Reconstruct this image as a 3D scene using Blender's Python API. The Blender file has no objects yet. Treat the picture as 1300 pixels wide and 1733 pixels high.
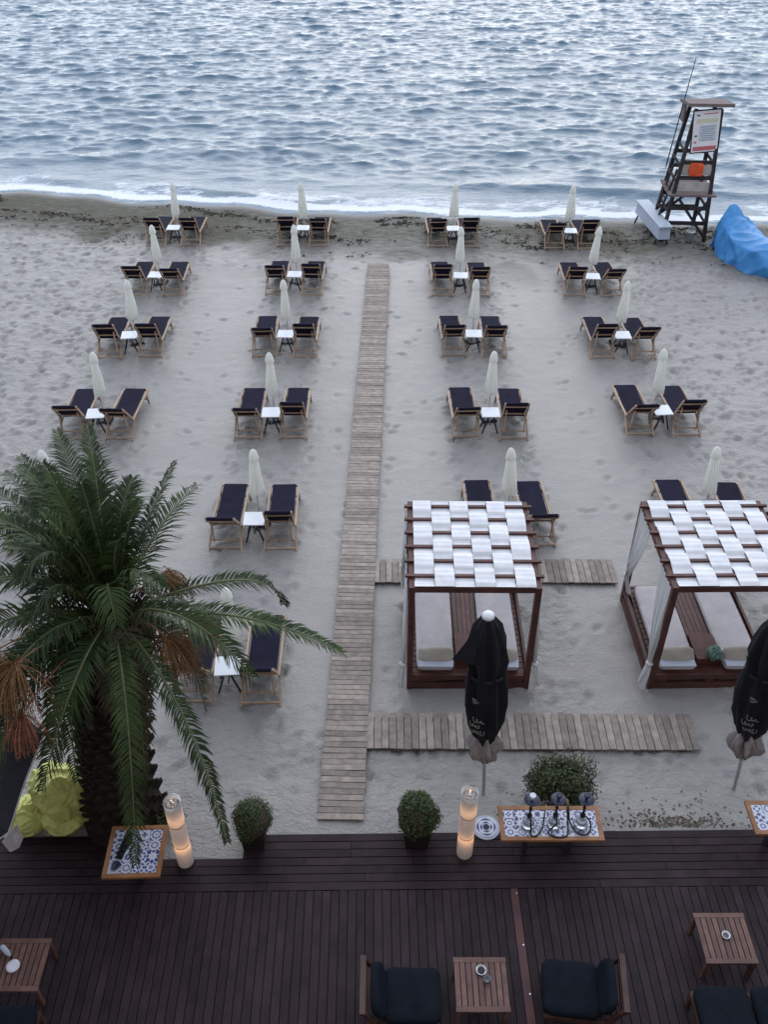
import bpy, math, random
import numpy as np
from mathutils import Vector, Matrix, noise as mnoise

SC = bpy.context.scene
COL = SC.collection
R = math.radians
PI = math.pi

# ------------------------------------------------------------------ camera, sky, sun, exposure
cam = bpy.data.cameras.new('camera')
cam.sensor_fit = 'VERTICAL'
cam.sensor_height = 24.0
cam.lens = 24.0 * 1560 / 1733
cam.clip_end = 6000
cam_o = bpy.data.objects.new('camera', cam)
cam_o.location = (0, 0, 12.5)
cam_o.rotation_euler = (R(90 - 38.2), 0, 0)
COL.objects.link(cam_o)
SC.camera = cam_o

SUN_EL, SUN_AZ = 26, 6          # low veiled sun over the sea (azimuth clockwise from +Y)
world = bpy.data.worlds.new('World')
SC.world = world
world.use_nodes = True
wn = world.node_tree.nodes
wn.clear()
sky = wn.new('ShaderNodeTexSky')
sky.sky_type = 'NISHITA'
sky.sun_disc = False
sky.sun_elevation = R(SUN_EL)
sky.sun_rotation = R(SUN_AZ)
sky.air_density = 1
sky.dust_density = 0.8
sky.ozone_density = 3
bg = wn.new('ShaderNodeBackground')
bg.inputs['Strength'].default_value = 0.12
wo = wn.new('ShaderNodeOutputWorld')
veil = wn.new('ShaderNodeMix')                      # thin even cloud veil over the whole sky
veil.data_type = 'RGBA'
veil.inputs[0].default_value = 0.78
veil.inputs[7].default_value = (3.75, 4.15, 4.85, 1)
world.node_tree.links.new(sky.outputs[0], veil.inputs[6])
world.node_tree.links.new(veil.outputs[2], bg.inputs[0])
world.node_tree.links.new(bg.outputs[0], wo.inputs[0])

sun = bpy.data.lights.new('sun', 'SUN')
sun.energy = 0.5
sun.angle = R(70)
sun.color = (1.0, 0.95, 0.9)
sun_o = bpy.data.objects.new('sun', sun)
sun_o.location = (0, -30, 40)
az = R(SUN_AZ)
to_sun = Vector((math.sin(az) * math.cos(R(SUN_EL)), math.cos(az) * math.cos(R(SUN_EL)), math.sin(R(SUN_EL))))
sun_o.rotation_euler = to_sun.to_track_quat('Z', 'Y').to_euler()
COL.objects.link(sun_o)

SC.view_settings.view_transform = 'Standard'
SC.view_settings.look = 'None'
SC.view_settings.exposure = 1.25
SC.view_settings.gamma = 1.0
SC.view_settings.use_curve_mapping = False
SC.render.engine = 'CYCLES'
SC.cycles.use_denoising = True
SC.cycles.max_bounces = 8
SC.cycles.transparent_max_bounces = 8
SC.cycles.sample_clamp_indirect = 4.0
SC.cycles.caustics_reflective = False
SC.cycles.caustics_refractive = False

rng = random.Random(7)
nrng = np.random.default_rng(11)

# ------------------------------------------------------------------ materials
class NT:
    def __init__(self, m):
        self.t = m.node_tree
        self.t.nodes.clear()
    def n(self, typ, **kw):
        nd = self.t.nodes.new(typ)
        ins = kw.pop('ins', {})
        for k, v in kw.items():
            setattr(nd, k, v)
        for k, v in ins.items():
            self.set(nd, k, v)
        return nd
    def set(self, nd, k, v):
        if isinstance(v, bpy.types.NodeSocket):
            self.t.links.new(v, nd.inputs[k])
        else:
            nd.inputs[k].default_value = v
    def math(self, op, a, b=0.0, c=None, clamp=False):
        nd = self.n('ShaderNodeMath', operation=op, use_clamp=clamp)
        self.set(nd, 0, a)
        self.set(nd, 1, b)
        if c is not None:
            self.set(nd, 2, c)
        return nd.outputs[0]
    def mix(self, f, a, b, blend='MIX'):
        nd = self.n('ShaderNodeMix', data_type='RGBA', blend_type=blend)
        self.set(nd, 0, f)
        self.set(nd, 6, a)
        self.set(nd, 7, b)
        return nd.outputs[2]
    def noise(self, vec, scale, detail=4.0, rough=0.55, dist=0.0):
        nd = self.n('ShaderNodeTexNoise', ins={'Scale': scale, 'Detail': detail, 'Roughness': rough, 'Distortion': dist})
        if vec is not None:
            self.set(nd, 'Vector', vec)
        return nd.outputs[0]
    def ramp(self, f, lo, hi, a=0.0, b=1.0):
        nd = self.n('ShaderNodeMapRange', clamp=True)
        for k, v in (('Value', f), ('From Min', lo), ('From Max', hi), ('To Min', a), ('To Max', b)):
            self.set(nd, k, v)
        return nd.outputs[0]

def c4(c, k=1.0):
    return (min(c[0] * k, 1), min(c[1] * k, 1), min(c[2] * k, 1), 1)

def new_mat(name):
    m = bpy.data.materials.new(name)
    m.use_nodes = True
    return m, NT(m)

def mat(name, col, rough=0.6, var=0.2, scale=6.0, bump=0.0, bscale=30.0, rand=0.0, stretch=(1, 1, 1),
        metal=0.0, spec=0.4, trans=0.0, col2=None, coords='Object', bdist=0.01):
    m, t = new_mat(name)
    tc = t.n('ShaderNodeTexCoord').outputs[coords]
    oi = t.n('ShaderNodeObjectInfo')
    off = t.n('ShaderNodeVectorMath', operation='SCALE', ins={0: (13.1, 7.7, 5.3), 'Scale': oi.outputs['Random']}).outputs[0]
    v = t.n('ShaderNodeVectorMath', operation='ADD', ins={0: tc, 1: off}).outputs[0]
    mp = t.n('ShaderNodeMapping', ins={'Vector': v, 'Scale': stretch}).outputs[0]
    nz = t.noise(mp, scale)
    f = t.ramp(nz, 0.3, 0.7)
    c = t.mix(f, c4(col, 1 - var), c4(col2, 1.0) if col2 else c4(col, 1 + var))
    if rand:
        k = t.ramp(oi.outputs['Random'], 0, 1, 1 - rand, 1 + rand)
        c = t.mix(1.0, c, t.n('ShaderNodeCombineColor', ins={0: k, 1: k, 2: k}).outputs[0], 'MULTIPLY')
    p = t.n('ShaderNodeBsdfPrincipled', ins={'Base Color': c, 'Roughness': rough, 'Metallic': metal})
    p.inputs['Specular IOR Level'].default_value = spec
    if trans:
        p.inputs['Transmission Weight'].default_value = trans
    if bump:
        nb = t.noise(mp, bscale, 5.0, 0.6)
        b = t.n('ShaderNodeBump', ins={'Strength': bump, 'Distance': bdist, 'Height': nb})
        t.t.links.new(b.outputs[0], p.inputs['Normal'])
    o = t.n('ShaderNodeOutputMaterial')
    t.t.links.new(p.outputs[0], o.inputs[0])
    return m

MT = {}
MT['teak'] = mat('pale_teak', (0.42, 0.29, 0.20), 0.6, 0.25, 5, 0.2, 60, 0.15, (1, 0.15, 1))
MT['canvas'] = mat('navy_canvas', (0.011, 0.010, 0.026), 0.85, 0.25, 4, 0.25, 200, 0.15, spec=0.15)
MT['white_top'] = mat('white_table_top', (0.80, 0.82, 0.84), 0.45, 0.05, 5)
MT['dark_metal'] = mat('dark_metal', (0.03, 0.032, 0.045), 0.5, 0.2, 10)
def umb_material():
    m, t = new_mat('cream_umbrella_cloth')
    tc = t.n('ShaderNodeTexCoord').outputs['Object']
    mp = t.n('ShaderNodeMapping', ins={'Vector': tc, 'Scale': (1, 1, 0.3)}).outputs[0]
    c = t.mix(t.ramp(t.noise(mp, 5), 0.3, 0.7), (0.88, 0.88, 0.83, 1), (0.95, 0.95, 0.91, 1))
    b = t.n('ShaderNodeBump', ins={'Strength': 0.3, 'Distance': 0.01, 'Height': t.noise(mp, 30)}).outputs[0]
    d = t.n('ShaderNodeBsdfDiffuse', ins={'Color': c, 'Normal': b})
    tr = t.n('ShaderNodeBsdfTranslucent', ins={'Color': c, 'Normal': b})
    mx = t.n('ShaderNodeMixShader', ins={0: 0.58, 1: d.outputs[0], 2: tr.outputs[0]})
    o = t.n('ShaderNodeOutputMaterial')
    t.t.links.new(mx.outputs[0], o.inputs[0])
    return m
MT['umb_cloth'] = umb_material()
MT['pole'] = mat('pale_pole', (0.55, 0.60, 0.62), 0.4, 0.1, 8)
MT['slat'] = mat('weathered_slat', (0.285, 0.238, 0.205), 0.7, 0.25, 7, 0.5, 60, 0.26, (1, 1, 1))
MT['slat_under'] = mat('boardwalk_bearer', (0.03, 0.028, 0.026), 0.9, 0.2, 7)
MT['deck'] = mat('dark_deck_plank', (0.024, 0.0125, 0.0165), 0.62, 0.45, 3, 0.4, 40, 0.22, (1, 1, 1), spec=0.25)
MT['deck_red'] = mat('red_deck_plank', (0.085, 0.030, 0.030), 0.55, 0.25, 3, 0.4, 40)
MT['deck_under'] = mat('deck_joist', (0.008, 0.007, 0.007), 0.9, 0.2, 5)
MT['mahog'] = mat('red_brown_wood', (0.085, 0.030, 0.024), 0.5, 0.3, 4, 0.25, 50, 0.12)
MT['console'] = mat('dark_console_wood', (0.10, 0.050, 0.045), 0.6, 0.3, 5, 0.25, 50, 0.18)
MT['strip'] = mat('white_roof_fabric', (0.78, 0.78, 0.80), 0.85, 0.07, 6, 0.2, 120, 0.04, spec=0.1)
MT['mattress'] = mat('taupe_mattress', (0.52, 0.49, 0.50), 0.9, 0.1, 4, 0.2, 20, 0.05, spec=0.1)
MT['pillow'] = mat('beige_pillow', (0.42, 0.38, 0.33), 0.9, 0.12, 5, 0.3, 15, spec=0.1)
MT['sheet'] = mat('pale_blue_sheet', (0.50, 0.52, 0.62), 0.9, 0.1, 5)
MT['black_cloth'] = mat('black_parasol_cloth', (0.012, 0.012, 0.016), 0.75, 0.3, 4, 0.4, 25, spec=0.2)
MT['beige_cloth'] = mat('beige_valance', (0.33, 0.295, 0.285), 0.9, 0.2, 9, 0.5, 30, spec=0.1)
MT['white_plastic'] = mat('white_plastic', (0.78, 0.80, 0.82), 0.4, 0.05, 5)
MT['logo'] = mat('pale_print', (0.22, 0.215, 0.20), 0.8, 0.2, 9)
MT['weather_wood'] = mat('tower_wood', (0.035, 0.028, 0.030), 0.75, 0.35, 5, 0.4, 40, 0.15)
MT['roof_wood'] = mat('tower_roof_boards', (0.17, 0.125, 0.125), 0.8, 0.2, 4, 0.3, 30, 0.08)
MT['cream_board'] = mat('cream_board', (0.50, 0.47, 0.44), 0.7, 0.15, 4)
MT['orange'] = mat('orange_float', (0.75, 0.10, 0.03), 0.5, 0.2, 6)
MT['sign_white'] = mat('sign_white', (0.88, 0.86, 0.88), 0.4, 0.04, 4)
MT['sign_red'] = mat('sign_red_print', (0.60, 0.16, 0.17), 0.5, 0.25, 60)
MT['sign_yellow'] = mat('sign_yellow_print', (0.72, 0.70, 0.52), 0.5, 0.08, 60)
MT['sign_blue'] = mat('sign_blue_print', (0.62, 0.68, 0.76), 0.5, 0.12, 70)
MT['sign_dark'] = mat('sign_dark_print', (0.10, 0.09, 0.11), 0.5, 0.2, 60)
MT['tarp'] = mat('blue_tarp', (0.06, 0.27, 0.60), 0.5, 0.18, 3, 0.3, 14, bdist=0.02)
MT['grey_box'] = mat('pale_grey_plastic', (0.42, 0.47, 0.56), 0.5, 0.08, 3)
MT['yellow'] = mat('yellow_cover', (0.60, 0.61, 0.20), 0.6, 0.12, 6, 0.3, 20, bdist=0.01)
MT['rim'] = mat('honey_wood_rim', (0.30, 0.135, 0.055), 0.45, 0.25, 5, 0.2, 60)
MT['slatwood'] = mat('brown_slat_wood', (0.13, 0.066, 0.052), 0.5, 0.3, 6, 0.25, 50, 0.2)
MT['chairwood'] = mat('dark_chair_wood', (0.065, 0.030, 0.023), 0.5, 0.3, 6, 0.25, 50, 0.2)
MT['cushion'] = mat('dark_teal_cushion', (0.007, 0.010, 0.016), 0.9, 0.25, 5, 0.35, 25, spec=0.12)
MT['planter'] = mat('dark_planter', (0.014, 0.012, 0.012), 0.6, 0.3, 6, 0.3, 40)
MT['leaf_dark'] = mat('boxwood_leaf', (0.032, 0.055, 0.018), 0.55, 0.45, 14, coords='Object', col2=(0.075, 0.115, 0.03))
MT['leaf_bush'] = mat('shrub_leaf', (0.028, 0.045, 0.018), 0.55, 0.45, 5, col2=(0.085, 0.11, 0.035))
MT['stem'] = mat('woody_stem', (0.05, 0.03, 0.022), 0.8, 0.3, 10)
MT['frond'] = mat('palm_leaflet', (0.020, 0.040, 0.013), 0.55, 0.35, 2.2, rand=0.35, spec=0.25, col2=(0.050, 0.080, 0.020))
MT['frond_dry'] = mat('dry_palm_leaflet', (0.13, 0.085, 0.05), 0.7, 0.35, 3, col2=(0.07, 0.075, 0.04))
MT['rachis'] = mat('palm_rachis', (0.095, 0.11, 0.040), 0.5, 0.2, 4)
MT['trunk'] = mat('palm_trunk_fibre', (0.022, 0.014, 0.011), 0.95, 0.45, 8, 0.9, 25, bdist=0.03)
MT['stub'] = mat('palm_leaf_base', (0.032, 0.021, 0.016), 0.9, 0.45, 5, 0.5, 30)
MT['fruit'] = mat('orange_date_stalk', (0.19, 0.095, 0.036), 0.6, 0.35, 12)
MT['fruit_red'] = mat('red_orange_date_stalk', (0.22, 0.075, 0.038), 0.6, 0.35, 12)
MT['black'] = mat('black_rubber', (0.010, 0.010, 0.013), 0.45, 0.2, 20)
MT['tray'] = mat('dark_blue_tray', (0.02, 0.024, 0.055), 0.35, 0.2, 20)
MT['brass'] = mat('dull_brass', (0.25, 0.20, 0.13), 0.35, 0.2, 20, metal=0.8)
MT['silver'] = mat('brushed_steel', (0.55, 0.55, 0.57), 0.3, 0.1, 20, metal=0.9)
MT['glass'] = mat('pale_glass', (0.85, 0.90, 0.95), 0.08, 0.03, 5, trans=0.75)
MT['ceramic'] = mat('white_ceramic', (0.72, 0.72, 0.80), 0.25, 0.05, 6)
MT['green'] = mat('green_cloth', (0.03, 0.12, 0.085), 0.8, 0.5, 22, col2=(0.20, 0.32, 0.28))
MT['wall'] = mat('stone_render', (0.45, 0.42, 0.40), 0.9, 0.1, 1)
MT['weed'] = mat('dry_seaweed', (0.042, 0.036, 0.026), 0.9, 0.4, 5)
MT['litter'] = mat('leaf_litter', (0.09, 0.06, 0.035), 0.9, 0.5, 9, col2=(0.30, 0.26, 0.21))

def tile_material():
    m, t = new_mat('patterned_tile')
    tc = t.n('ShaderNodeTexCoord').outputs['Object']
    oi = t.n('ShaderNodeObjectInfo').outputs['Random']
    sp = t.n('ShaderNodeSeparateXYZ', ins={0: tc})
    x, y = sp.outputs[0], sp.outputs[1]
    r = t.math('SQRT', t.math('ADD', t.math('MULTIPLY', x, x), t.math('MULTIPLY', y, y)))
    th = t.math('ARCTAN2', y, x)
    fr = t.ramp(oi, 0, 1, 55, 150)
    ring = t.math('SINE', t.math('MULTIPLY_ADD', r, fr, t.math('MULTIPLY', oi, 37.0)))
    petals = t.math('MULTIPLY', t.math('ROUND', t.ramp(t.math('FRACT', t.math('MULTIPLY', oi, 17.3)), 0, 1, 1, 3)), 4.0)
    star = t.math('COSINE', t.math('MULTIPLY', th, petals))
    v = t.math('MULTIPLY_ADD', star, 0.75, ring)
    a = t.ramp(v, 0.05, 0.35)
    b = t.ramp(v, 0.8, 1.05)
    k = t.math('FRACT', t.math('MULTIPLY', oi, 91.7))
    blue = t.mix(k, (0.10, 0.14, 0.36, 1), (0.22, 0.22, 0.33, 1))
    base = t.mix(a, (0.60, 0.62, 0.70, 1), blue)
    base = t.mix(b, base, (0.04, 0.05, 0.15, 1))
    p = t.n('ShaderNodeBsdfPrincipled', ins={'Base Color': base, 'Roughness': 0.3})
    o = t.n('ShaderNodeOutputMaterial')
    t.t.links.new(p.outputs[0], o.inputs[0])
    return m
MT['tile'] = tile_material()

def shade_material():
    m, t = new_mat('frosted_lamp_shell')
    d = t.n('ShaderNodeBsdfDiffuse', ins={'Color': (0.72, 0.68, 0.68, 1)})
    tr = t.n('ShaderNodeBsdfTranslucent', ins={'Color': (0.85, 0.78, 0.72, 1)})
    g = t.n('ShaderNodeBsdfGlossy', ins={'Color': (1, 1, 1, 1), 'Roughness': 0.3})
    mx = t.n('ShaderNodeMixShader', ins={0: 0.55, 1: d.outputs[0], 2: tr.outputs[0]})
    m2 = t.n('ShaderNodeMixShader', ins={0: 0.05, 1: mx.outputs[0], 2: g.outputs[0]})
    o = t.n('ShaderNodeOutputMaterial')
    t.t.links.new(m2.outputs[0], o.inputs[0])
    return m
MT['shade'] = shade_material()

def bulb_material():
    m, t = new_mat('lit_candle')
    e = t.n('ShaderNodeEmission', ins={'Color': (1.0, 0.55, 0.25, 1), 'Strength': 3.5})
    o = t.n('ShaderNodeOutputMaterial')
    t.t.links.new(e.outputs[0], o.inputs[0])
    return m
MT['flame'] = bulb_material()

def curtain_material():
    m, t = new_mat('white_curtain')
    d = t.n('ShaderNodeBsdfDiffuse', ins={'Color': (0.80, 0.80, 0.80, 1)})
    tr = t.n('ShaderNodeBsdfTranslucent', ins={'Color': (0.75, 0.76, 0.76, 1)})
    mx = t.n('ShaderNodeMixShader', ins={0: 0.35, 1: d.outputs[0], 2: tr.outputs[0]})
    o = t.n('ShaderNodeOutputMaterial')
    t.t.links.new(mx.outputs[0], o.inputs[0])
    return m
MT['curtain'] = curtain_material()

def sand_material():
    m, t = new_mat('beach_sand')
    tc = t.n('ShaderNodeTexCoord').outputs['Object']
    weed = t.n('ShaderNodeAttribute', attribute_name='weed').outputs['Fac']
    wet = t.n('ShaderNodeAttribute', attribute_name='wet').outputs['Fac']
    n1 = t.noise(tc, 0.45, 4)
    n2 = t.noise(tc, 3.5, 5, 0.6)
    n3 = t.noise(tc, 70.0, 3, 0.7)
    c = t.mix(t.ramp(n1, 0.35, 0.65), (0.282, 0.264, 0.246, 1), (0.326, 0.303, 0.280, 1))
    c = t.mix(t.ramp(n2, 0.25, 0.75, 0.0, 0.35), c, (0.222, 0.208, 0.198, 1))
    c = t.mix(t.ramp(n3, 0.3, 0.8, 0.0, 0.35), c, (0.15, 0.14, 0.135, 1))
    st = t.n('ShaderNodeMapping', ins={'Vector': tc, 'Scale': (1.0, 2.6, 1)}).outputs[0]
    wn_ = t.noise(st, 2.6, 6, 0.68)
    wf = t.math('MULTIPLY', weed, t.ramp(wn_, 0.30, 0.58, 0.35, 1.0), clamp=True)
    c = t.mix(wf, c, (0.125, 0.117, 0.090, 1))
    c = t.mix(wet, c, (0.165, 0.158, 0.14, 1))
    rg = t.math('ADD', t.math('ADD', 0.48, t.math('MULTIPLY', wet, 0.08)), t.math('MULTIPLY', weed, 0.4))
    p = t.n('ShaderNodeBsdfPrincipled', ins={'Base Color': c, 'Roughness': rg})
    t.set(p, 'Specular IOR Level', t.math('SUBTRACT', 0.9, t.math('MULTIPLY', wf, 0.75)))
    lane_ = t.n('ShaderNodeAttribute', attribute_name='lane').outputs['Fac']
    nb = t.noise(tc, 26.0, 4, 0.65)
    st2 = t.n('ShaderNodeMapping', ins={'Vector': tc, 'Scale': (1.0, 1.5, 1)}).outputs[0]
    nl = t.noise(st2, 6.5, 4, 0.62, 0.6)
    hgt = t.math('ADD', t.math('MULTIPLY', nb, 0.25), t.math('MULTIPLY', nl, t.math('SUBTRACT', 1.0, t.math('MULTIPLY', lane_, 0.7))))
    b = t.n('ShaderNodeBump', ins={'Strength': 0.8, 'Distance': 0.055, 'Height': hgt})
    t.t.links.new(b.outputs[0], p.inputs['Normal'])
    o = t.n('ShaderNodeOutputMaterial')
    t.t.links.new(p.outputs[0], o.inputs[0])
    return m
MT['sand'] = sand_material()

def sea_material():
    m, t = new_mat('sea_water')
    tc = t.n('ShaderNodeTexCoord').outputs['Object']
    foam = t.n('ShaderNodeAttribute', attribute_name='foam').outputs['Fac']
    st = t.n('ShaderNodeMapping', ins={'Vector': tc, 'Scale': (0.40, 1.0, 1)}).outputs[0]
    nb = t.noise(st, 5.2, 6, 0.66, 0.5)
    b = t.n('ShaderNodeBump', ins={'Strength': 0.7, 'Distance': 0.05, 'Height': nb})
    p = t.n('ShaderNodeBsdfPrincipled', ins={'Base Color': (0.105, 0.175, 0.235, 1), 'Roughness': 0.07, 'IOR': 1.34})
    t.t.links.new(b.outputs[0], p.inputs['Normal'])
    lace = t.noise(st, 4.5, 6, 0.7, 1.0)
    ff = t.ramp(t.math('ADD', foam, t.math('MULTIPLY', t.math('SUBTRACT', lace, 0.5), 1.6)), 0.42, 0.72)
    ff = t.math('MULTIPLY', ff, t.ramp(foam, 0.0, 0.12))
    d = t.n('ShaderNodeBsdfDiffuse', ins={'Color': (0.82, 0.83, 0.87, 1)})
    mx = t.n('ShaderNodeMixShader', ins={0: ff, 1: p.outputs[0], 2: d.outputs[0]})
    o = t.n('ShaderNodeOutputMaterial')
    t.t.links.new(mx.outputs[0], o.inputs[0])
    return m
MT['sea'] = sea_material()

# ------------------------------------------------------------------ mesh helpers
class MB:
    def __init__(self):
        self.v, self.f = [], []
    def add(self, vs, fs):
        o = len(self.v)
        self.v += [tuple(p) for p in vs]
        self.f += [tuple(i + o for i in q) for q in fs]
        return self
    def box(self, c, s, rot=None, taper=1.0):
        hx, hy, hz = s[0] / 2, s[1] / 2, s[2] / 2
        pts = []
        for z, k in ((-hz, 1.0), (hz, taper)):
            for x, y in ((-hx, -hy), (hx, -hy), (hx, hy), (-hx, hy)):
                p = Vector((x * k, y * k, z))
                if rot is not None:
                    p = rot @ p
                pts.append(p + Vector(c))
        return self.add(pts, [(0, 3, 2, 1), (4, 5, 6, 7), (0, 1, 5, 4), (1, 2, 6, 5), (2, 3, 7, 6), (3, 0, 4, 7)])
    def bar(self, a, b, w, h=None, up=(0, 0, 1)):
        h = w if h is None else h
        a, b = Vector(a), Vector(b)
        d = (b - a).normalized()
        u = Vector(up)
        if abs(d.dot(u)) > 0.98:
            u = Vector((0, 1, 0))
        s = d.cross(u).normalized()
        u = s.cross(d).normalized()
        pts = []
        for p in (a, b):
            for i, j in ((-1, -1), (1, -1), (1, 1), (-1, 1)):
                pts.append(p + s * (i * w / 2) + u * (j * h / 2))
        return self.add(pts, [(0, 1, 2, 3), (7, 6, 5, 4), (0, 4, 5, 1), (1, 5, 6, 2), (2, 6, 7, 3), (3, 7, 4, 0)])
    def tube(self, path, rad, n=8, caps=True):
        path = [Vector(p) for p in path]
        rads = rad if isinstance(rad, (list, tuple)) else [rad] * len(path)
        pts, fs = [], []
        ref = Vector((0.31, 0.17, 0.93)).normalized()
        for i, p in enumerate(path):
            d = (path[min(i + 1, len(path) - 1)] - path[max(i - 1, 0)]).normalized()
            s = d.cross(ref)
            if s.length < 1e-3:
                s = d.cross(Vector((1, 0, 0)))
            s.normalize()
            u = s.cross(d)
            for k in range(n):
                a = 2 * PI * k / n
                pts.append(p + (s * math.cos(a) + u * math.sin(a)) * rads[i])
        for i in range(len(path) - 1):
            for k in range(n):
                k2 = (k + 1) % n
                fs.append((i * n + k, i * n + k2, (i + 1) * n + k2, (i + 1) * n + k))
        if caps:
            fs.append(tuple(reversed(range(n))))
            fs.append(tuple(range((len(path) - 1) * n, len(path) * n)))
        return self.add(pts, fs)
    def lathe(self, prof, n=24, c=(0, 0, 0), fn=None, cap0=True, cap1=True):
        pts, fs = [], []
        for i, (r, z) in enumerate(prof):
            for k in range(n):
                a = 2 * PI * k / n
                rr, dz = (r, 0.0) if fn is None else fn(r, z, a, i)
                pts.append((c[0] + rr * math.cos(a), c[1] + rr * math.sin(a), c[2] + z + dz))
        for i in range(len(prof) - 1):
            for k in range(n):
                k2 = (k + 1) % n
                fs.append((i * n + k, i * n + k2, (i + 1) * n + k2, (i + 1) * n + k))
        if cap0:
            fs.append(tuple(reversed(range(n))))
        if cap1:
            fs.append(tuple(range((len(prof) - 1) * n, len(prof) * n)))
        return self.add(pts, fs)
    def ribbon(self, path, w, th, axis=(1, 0, 0)):
        """a strip of width w along axis following path, with real thickness"""
        ax = Vector(axis).normalized()
        path = [Vector(p) for p in path]
        pts, fs = [], []
        m = len(path)
        for i, p in enumerate(path):
            d = (path[min(i + 1, m - 1)] - path[max(i - 1, 0)]).normalized()
            nrm = ax.cross(d).normalized()
            for sx, sn in ((-1, -1), (1, -1), (1, 1), (-1, 1)):
                pts.append(p + ax * (sx * w / 2) + nrm * (sn * th / 2))
        for i in range(m - 1):
            for k in range(4):
                k2 = (k + 1) % 4
                fs.append((i * 4 + k, i * 4 + k2, (i + 1) * 4 + k2, (i + 1) * 4 + k))
        fs += [(3, 2, 1, 0), tuple(range((m - 1) * 4, m * 4))]
        return self.add(pts, fs)
    def cushion(self, c, s, e=0.35, nu=24, nv=12, jit=0.0, rot=None):
        def sp(x, p):
            return math.copysign(abs(x) ** p, x)
        pts, fs = [], []
        for j in range(nv + 1):
            ph = -PI / 2 + PI * j / nv
            for i in range(nu):
                th = 2 * PI * i / nu
                x = sp(math.cos(ph), e * 1.3) * sp(math.cos(th), e)
                y = sp(math.cos(ph), e * 1.3) * sp(math.sin(th), e)
                z = sp(math.sin(ph), e * 2.2)
                p = Vector((x * s[0] / 2, y * s[1] / 2, z * s[2] / 2))
                if jit:
                    p += Vector(mnoise.noise_vector(p * 7 + Vector(c))) * jit
                if rot is not None:
                    p = rot @ p
                pts.append(p + Vector(c))
        for j in range(nv):
            for i in range(nu):
                i2 = (i + 1) % nu
                fs.append((j * nu + i, j * nu + i2, (j + 1) * nu + i2, (j + 1) * nu + i))
        return self.add(pts, fs)
    def mesh(self, name, m, smooth=False):
        me = bpy.data.meshes.new(name)
        me.from_pydata([tuple(p) for p in self.v], [], self.f)
        me.materials.append(MT[m])
        if smooth:
            me.polygons.foreach_set('use_smooth', [True] * len(me.polygons))
        me.update()
        return me
    def build(self, name, m, parent=None, smooth=False):
        return link(name, self.mesh(name, m, smooth), parent)

def link(name, data, parent=None, loc=None, rz=None):
    o = bpy.data.objects.new(name, data)
    COL.objects.link(o)
    if parent is not None:
        o.parent = parent
    if loc is not None:
        o.location = loc
    if rz is not None:
        o.rotation_euler = (0, 0, rz)
    return o

def tag(o, label=None, cat=None, group=None, kind=None):
    if label:
        assert 4 <= len(label.split()) <= 16, label
        o['label'] = label
    if cat:
        o['category'] = cat
    if group:
        o['group'] = group
    if kind:
        o['kind'] = kind
    return o

def thing(name, loc, label, cat, group=None, rz=0.0):
    return tag(link(name, None, None, loc, rz), label, cat, group)

def clone(o, parent=None):
    c = o.copy()
    COL.objects.link(c)
    if parent is not None:
        c.parent = parent
    for ch in list(o.children):
        clone(ch, c)
    return c

def bez(p0, p1, p2, n):
    p0, p1, p2 = Vector(p0), Vector(p1), Vector(p2)
    return [p0 * (1 - t) ** 2 + p1 * 2 * t * (1 - t) + p2 * t * t for t in [i / n for i in range(n + 1)]]

def catmull(P, n):
    P = [Vector(p) for p in P]
    Q = [P[0]] + P + [P[-1]]
    out = []
    for i in range(1, len(Q) - 2):
        a, b, c, d = Q[i - 1], Q[i], Q[i + 1], Q[i + 2]
        for k in range(n):
            t = k / n
            out.append(0.5 * ((2 * b) + (c - a) * t + (2 * a - 5 * b + 4 * c - d) * t * t + (3 * b - a - 3 * c + d) * t ** 3))
    out.append(P[-1])
    return out

def vnoise(X, Y, seed=0):
    """smooth value noise on arrays"""
    r = np.random.default_rng(seed).random((256, 256))
    xi, yi = np.floor(X).astype(int), np.floor(Y).astype(int)
    fx, fy = X - xi, Y - yi
    fx, fy = fx * fx * (3 - 2 * fx), fy * fy * (3 - 2 * fy)
    a = r[xi & 255, yi & 255]; b = r[(xi + 1) & 255, yi & 255]
    c = r[xi & 255, (yi + 1) & 255]; d = r[(xi + 1) & 255, (yi + 1) & 255]
    return (a * (1 - fx) + b * fx) * (1 - fy) + (c * (1 - fx) + d * fx) * fy

def fbm(X, Y, oct=4, seed=0):
    s, a, t = 0, 1.0, 0
    for i in range(oct):
        s = s + a * vnoise(X * 2 ** i + 17.3 * i, Y * 2 ** i + 5.1 * i, seed + i)
        t += a
        a *= 0.5
    return s / t

def grid_object(name, xs, ys, Z, m, attrs, XD=None, YD=None):
    X, Y = np.meshgrid(xs, ys)
    if XD is not None:
        X, Y = X + XD, Y + YD
    nx, ny = len(xs), len(ys)
    co = np.stack([X, Y, Z], -1).reshape(-1, 3)
    me = bpy.data.meshes.new(name)
    i = np.arange(nx * ny).reshape(ny, nx)
    q = np.stack([i[:-1, :-1], i[:-1, 1:], i[1:, 1:], i[1:, :-1]], -1).reshape(-1, 4)
    me.vertices.add(len(co))
    me.vertices.foreach_set('co', co.ravel())
    me.loops.add(q.size)
    me.loops.foreach_set('vertex_index', q.ravel())
    me.polygons.add(len(q))
    me.polygons.foreach_set('loop_start', np.arange(len(q)) * 4)
    me.polygons.foreach_set('use_smooth', np.ones(len(q), bool))
    for k, A in attrs.items():
        at = me.attributes.new(k, 'FLOAT', 'POINT')
        at.data.foreach_set('value', A.ravel().astype(np.float32))
    me.materials.append(MT[m])
    me.update()
    me.validate()
    return link(name, me)

def sstep(x, a, b):
    t = np.clip((x - a) / (b - a), 0, 1)
    return t * t * (3 - 2 * t)

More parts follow.
